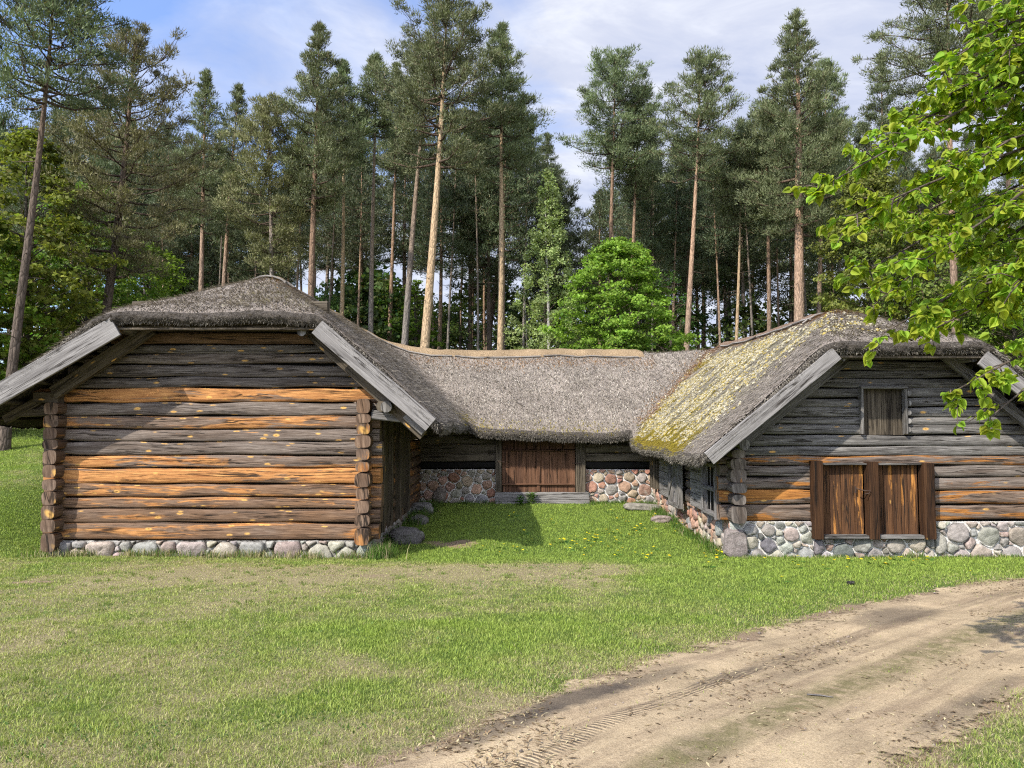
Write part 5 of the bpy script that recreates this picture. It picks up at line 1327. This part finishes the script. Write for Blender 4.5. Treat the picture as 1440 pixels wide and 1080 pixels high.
def broad(px, top, Y, hwp, cbpy, label, col, mat='bark_leaf', name='broadleaf_tree', cat='tree', group='broadleaved trees at the edge of the wood', tw=10, **kw):
    x = (px - 720) * Y / F; z0 = Hs(x, Y); h = zat(top, Y) - z0; cb = max(.02, (zat(cbpy, Y) - z0) / h)
    tm, cm = broad_meshes(int(px) + int(Y) * 7, h, cb, hwp * Y / F, tw * Y / F / 2, mat, col, **kw)
    return place_tree(name, label, cat, (x, Y, z0), tm, cm, group)
LIME = (.195, .300, .042); MIDG = (.15, .215, .04); BIR = (.29, .37, .15); YEL = (.20, .26, .03); DK = (.095, .150, .04)
broad(872, 338, 33, 92, 520, 'rounded bright lime green maple right behind the middle roof ridge', LIME, name='maple_tree', cat='maple tree', nclus=360, per=84, leaf=.125, shape='ovate', flat=.40, rmin=.12, crad=.68)
broad(771, 245, 36, 46, 545, 'pale green birch with white stem left of the lime green maple', BIR, 'bark_birch', name='birch_tree', cat='birch tree', nclus=230, per=70, leaf=.10, shape='ovate', open_=.35, tw=7, flat=1.0, rmin=.02, crad=.85)
broad(742, 400, 40, 34, 545, 'wispy young birch left of the pale birch', BIR, 'bark_birch', name='birch_tree', cat='birch tree', nclus=110, per=40, leaf=.09, shape='egg', tw=5, open_=.3, flat=.8)
broad(30, 190, 25, 95, 560, 'tall yellow-green maple behind the far left pine stem', (.16, .20, .035), nclus=300, per=62, leaf=.15, shape='egg', flat=.35, open_=.3, tw=14, name='maple_tree', cat='maple tree')
broad(118, 265, 30, 92, 575, 'mid-green maple under the bushy layered pine', MIDG, nclus=260, per=70, leaf=.15, shape='egg', flat=.35, tw=10, name='maple_tree', cat='maple tree')
broad(205, 345, 34, 70, 560, 'small green maple touching the left roof slope', (.125, .205, .025), nclus=180, per=60, leaf=.14, shape='dome', flat=.35, name='maple_tree', cat='maple tree')
broad(-40, 300, 23, 90, 600, 'leafy maple cut by the left frame edge', (.10, .18, .018), nclus=200, per=60, leaf=.14, shape='egg', flat=.4, name='maple_tree', cat='maple tree')
broad(52, 470, 30, 62, 612, 'low bright green bush at the wood edge under the left eave', (.12, .22, .02), nclus=150, per=60, leaf=.12, shape='dome', name='leafy_bush', cat='bush')
broad(585, 395, 44, 34, 540, 'small bright green sapling between the grey and golden pine stems', (.11, .20, .02), nclus=110, per=50, leaf=.12, shape='egg', name='leafy_bush', cat='bush', open_=.2)
broad(548, 405, 48, 34, 560, 'green sapling low between thin stems left of the leaning grey pine', (.10, .19, .02), nclus=90, per=50, leaf=.12, name='leafy_bush', cat='bush')
broad(455, 400, 46, 36, 560, 'shaded sapling behind the ridge beside the left roof', DK, nclus=90, per=50, leaf=.12, name='leafy_bush', cat='bush')
broad(648, 415, 50, 44, 560, 'dark green sapling under the shaded pines', DK, nclus=90, per=50, leaf=.13, name='leafy_bush', cat='bush', open_=.3)
broad(945, 385, 44, 44, 560, 'loose pale-leaved sapling just right of the lime green maple', (.08, .14, .03), nclus=110, per=36, leaf=.10, name='leafy_bush', cat='bush', open_=.4)
broad(1030, 370, 52, 60, 560, 'dusky green sapling behind the thin pale stem', DK, nclus=110, per=50, leaf=.13, name='leafy_bush', cat='bush', open_=.3)
broad(1178, 395, 42, 52, 560, 'low green tree behind the ridge of the right roof', MIDG, nclus=140, per=60, leaf=.13, name='broadleaf_tree', open_=.1)
broad(1228, 225, 34, 62, 500, 'fresh green tree rising behind the right roof, left of the linden branches', (.185, .22, .055), nclus=300, per=70, leaf=.13, shape='egg', flat=.5)
broad(1330, 250, 32, 100, 510, 'broad green tree behind the linden branches above the right roof', (.16, .20, .045), nclus=300, per=70, leaf=.14, shape='egg', flat=.5)
broad(1430, 330, 30, 80, 540, 'yellow-green tree behind the right eave at the frame edge', YEL, nclus=220, per=60, leaf=.13, shape='egg')

# low undergrowth far in the wood
und = [broad_meshes(900 + k, 6, .05, 2.4, .06, 'bark_leaf', (.085, .125, .035), nclus=90, per=44, leaf=.18, open_=.2, shape='egg') for k in range(2)]
for j in range(72):
    Y = rb.uniform(48, 80); px = rb.uniform(120, 1500) if j % 3 else rb.uniform(200, 620); x = (px - 720) * Y / F; z0 = Hs(x, Y); sc = (zat(rb.uniform(375, 465), Y) - z0) / 6
    tm, cm = und[j % 2]; place_tree('leafy_bush', 'dull green sapling far back between the pine stems of the wood', 'bush', (x, Y, z0), tm, cm, 'saplings far back in the wood', sc, rb.uniform(0, 6.28))
# ------------------------------------------------------------------ the linden close on the right
def build_linden():
    g_ = np.random.default_rng(77); root = thing('linden_tree', 'leafy linden close on the right, its light green branches hanging into the view', 'linden tree', (5.9, 5.6, Hs(5.9, 5.6)))
    B0 = np.array(root.location); L = Limbs(); zz = np.linspace(-.3, 8.5, 16)
    L.add(np.stack([.15 * np.sin(zz * .5), .1 * np.cos(zz * .6), zz], -1), .17 * (1 - zz.clip(0) / 8.5) ** .7 + .02, 10)
    tw_p = []; tw_d = []
    def limb(a, b, r, n=7, sag=.12):
        u = np.linspace(0, 1, n)[:, None]; w = g_.normal(0, .05, (n, 3)) * np.sin(u * 3.1); ln = np.linalg.norm(b - a)
        pts = a + (b - a) * u + w + np.array([0, 0, 1]) * (sag * ln * np.sin(u * 3.14) - .04 * ln * u ** 2)
        L.add(pts, np.linspace(r, .004, n), 6); return pts
    # branch tips in the place: found from the photograph at believable depths, then built as real limbs
    tips = [(1148, 232, 4.8), (1205, 196, 5.0), (1262, 152, 5.3), (1325, 112, 5.0), (1345, 50, 4.6), (1395, 10, 4.8), (1362, -25, 5.1), (1415, 45, 4.6), (1425, 110, 5.0), (1385, 75, 5.6), (1372, 165, 5.2), (1190, 300, 5.4), (1200, 268, 4.7), (1222, 350, 5.0), (1228, 405, 5.5), (1243, 436, 4.7), (1282, 452, 5.1), (1335, 425, 5.6), (1300, 330, 4.5), (1290, 240, 5.6), (1350, 210, 4.6), (1345, 290, 5.8), (1370, 380, 4.9), (1400, 415, 5.3), (1338, 522, 4.7), (1392, 560, 4.8), (1430, 160, 5.4), (1440, 60, 5.2), (1395, 300, 5.2), (1420, 380, 4.4), (1300, 420, 5.8), (1260, 300, 6.0), (1390, 120, 5.9),
            (1520, 200, 5.0), (1600, 350, 4.6), (1550, 80, 5.4), (1530, 450, 5.2), (1600, 500, 5.4), (1650, 150, 4.4), (1480, -60, 5.2), (1400, -80, 5.8), (1600, -150, 5.0), (1700, 450, 6.6), (1900, 300, 6.2), (1950, 100, 5.0), (1450, -200, 5.6), (1750, -250, 6.0), (2050, 0, 5.6), (2100, 350, 5.2), (1850, 500, 4.6)]
    for px, py, Y in tips:
        tip = np.array(at(px, py, Y)); tz = tip[2] + .25 * np.hypot(tip[0] - B0[0], tip[1] - B0[1]) * g_.uniform(.1, .9)
        o = np.array([B0[0] + .1, B0[1], max(2.0, tz)]); pts = limb(o - B0, tip - B0, .028, 8)
        ln = np.linalg.norm(tip - o)
        low = px < 1440 and py > 500
        for k in range(int(10 + ln * 8.5) if not low else 9):
            u = (g_.uniform(.30, 1.0) if not low else g_.uniform(.75, 1.0)) if k else 1.0; i = min(6, int(u * 7)); f = u * 7 - i; p = pts[i] * (1 - f) + pts[i + 1] * f
            d = (pts[i + 1] - pts[i]); d /= np.linalg.norm(d); sd = g_.normal(0, 1, 3); sd -= d * sd.dot(d); sd /= np.linalg.norm(sd); sd[2] *= .45
            q = p + (d * .6 + sd * .8) * g_.uniform(.16, .5) * (1 - .4 * u) + np.array([0, 0, g_.uniform(-.10, .06)])
            tp = np.stack([p, (p + q) / 2 + [0, 0, .03], q]); L.add(tp, [.006, .004, .002], 4)
            m = int(g_.integers(9, 17)); v = g_.uniform(.15, 1.05, m)[:, None]
            tw_p.append(p * (1 - v) + q * v + np.array([0, 0, .02])); tw_d.append(np.tile((q - p) / np.linalg.norm(q - p), (m, 1)))
    P = np.concatenate(tw_p); D = np.concatenate(tw_d); n = len(P)
    # heart-shaped leaf outline: (along, across)
    out = np.array([(0, 0), (-.06, .16), (-.02, .33), (.14, .44), (.34, .45), (.56, .35), (.76, .19), (.90, .07), (1.04, 0)])
    along = D * .5 + g_.normal(0, .55, (n, 3)); along[:, 2] = g_.uniform(-1.15, -.05, n); along /= np.linalg.norm(along, axis=1, keepdims=True)
    nr = g_.normal(0, .55, (n, 3)) + np.array([-.25, -.3, .9]); nr -= along * (nr * along).sum(1, keepdims=True); nr /= np.linalg.norm(nr, axis=1, keepdims=True); ac = np.cross(nr, along)
    sz = g_.uniform(.040, .080, n)[:, None]; P = P + along * .02
    V = []; fold = g_.uniform(.05, .35, n)[:, None]; curl = g_.uniform(-.05, .22, n)[:, None]
    mid = [(0, 0), (.25, 0), (.5, 0), (.75, 0), (1.04, 0)]
    def pt(u, w): return P + along * sz * u + ac * sz * w + nr * sz * (abs(w) * fold - curl * u * u)
    ring = [pt(u, w) for u, w in out] + [pt(u, -w) for u, w in out[::-1][1:-1]]
    mp = [pt(.05, 0), pt(.35, 0), pt(.70, 0)]
    verts = np.stack(ring + mp, 1); R_ = len(ring); k = R_ + 3
    tri = []
    for s in (0, 1):
        e = [0, 1, 2, 3, 4, 5, 6, 7, 8] if s == 0 else [0] + list(range(R_ - 1, 7, -1))
        c = [R_, R_, R_, R_ + 1, R_ + 1, R_ + 2, R_ + 2, R_ + 2]
        for j in range(8):
            tri.append((e[j], e[j + 1], c[j]))
            if j and c[j] != c[j - 1]: tri.append((e[j], c[j], c[j - 1]))
    tri = np.array(tri); idx = (np.arange(n)[:, None, None] * k + tri[None]).reshape(-1, 3)
    col = np.array([.275, .435, .045]) * g_.uniform(.62, 1.2, (n, 1)); col[:, 0] *= g_.uniform(.8, 1.35, n)
    me = indexed('linden_foliage', verts.reshape(-1, 3), idx, np.repeat(col, k, 0), None, True); me.materials.append(M['linden'])
    tm = L.mesh('linden_trunk', M['bark_leaf'])
    a = bpy.data.objects.new('trunk', tm); C.objects.link(a); a.parent = root
    b = bpy.data.objects.new('foliage', me); C.objects.link(b); b.parent = root
build_linden()

# ================================================================== SKY AND SUN
sun_dir = Vector((-.78, -.80, 1.0)).normalized()       # towards the sun
elev = math.asin(sun_dir.z); az = math.atan2(sun_dir.x, sun_dir.y)
w = bpy.data.worlds.new('World'); SC.world = w; w.use_nodes = True; nt = w.node_tree; nt.nodes.clear()
sky = node(nt, 'ShaderNodeTexSky', sky_type='NISHITA', sun_disc=False, sun_elevation=elev, sun_rotation=az, air_density=1.0, dust_density=1.2, ozone_density=2.0)
tc = node(nt, 'ShaderNodeTexCoord').outputs['Generated']; s = sepxyz(nt, tc)
zc = math_(nt, 'MAXIMUM', s[2], .03); dz = math_(nt, 'ADD', zc, .18)
uvx = math_(nt, 'DIVIDE', s[0], dz); uvy = math_(nt, 'DIVIDE', s[1], dz)
pv = node(nt, 'ShaderNodeCombineXYZ', {'X': uvx, 'Y': uvy, 'Z': .0}).outputs[0]
n1 = noise(nt, mapping(nt, pv, (1.0, 1.6, 1), (2.3, .4, 0)), 1.1, 7, .58, .5); n2 = noise(nt, mapping(nt, pv, (1.0, 1.8, 1), (7, 2, 0)), 2.6, 6, .6, .8)
cov = math_(nt, 'ADD', n1, math_(nt, 'MULTIPLY', math_(nt, 'ADD', s[0], .24), .75))
cov = math_(nt, 'ADD', cov, math_(nt, 'MULTIPLY', math_(nt, 'ADD', .42, math_(nt, 'MULTIPLY', s[2], -1)), .55))
cm = ramp(nt, cov, [(.38, g(.10)), (.66, g(1))])
cloud = ramp(nt, n2, [(.30, (2.35, 2.6, 3.4)), (.52, (3.1, 3.25, 3.8)), (.70, (4.1, 4.2, 4.45))])
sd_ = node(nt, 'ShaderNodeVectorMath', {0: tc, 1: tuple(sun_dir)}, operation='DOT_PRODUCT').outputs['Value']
cloud = mix(nt, 1.0, cloud, ramp(nt, sd_, [(.0, g(1)), (.55, g(1.9)), (1.0, g(4.8))]), 'MULTIPLY')   # cloud brightened towards the sun, out of view, to add fill light
blue = mix(nt, 1.0, sky.outputs[0], (.95, 1.05, 1.30), 'MULTIPLY')
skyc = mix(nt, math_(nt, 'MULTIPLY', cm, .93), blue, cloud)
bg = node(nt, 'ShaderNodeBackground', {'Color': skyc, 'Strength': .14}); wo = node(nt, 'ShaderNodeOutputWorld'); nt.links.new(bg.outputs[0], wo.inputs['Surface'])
sl = bpy.data.lights.new('sun', 'SUN'); sl.energy = 4.2; sl.angle = math.radians(.53); sl.color = (1, .94, .84)
so = bpy.data.objects.new('sun', sl); C.objects.link(so); so.rotation_euler = (-sun_dir).to_track_quat('-Z', 'Y').to_euler(); so.location = (-20, -10, 25)
SC.view_settings.view_transform = 'Standard'; SC.view_settings.look = 'None'; SC.view_settings.exposure = .80; SC.view_settings.gamma = 1
SC.render.engine = 'CYCLES'; SC.cycles.max_bounces = 8; SC.cycles.transparent_max_bounces = 12
SC.cycles.use_denoising = False; SC.cycles.sample_clamp_indirect = 4; SC.cycles.filter_width = 1.2
SC.render.film_transparent = False
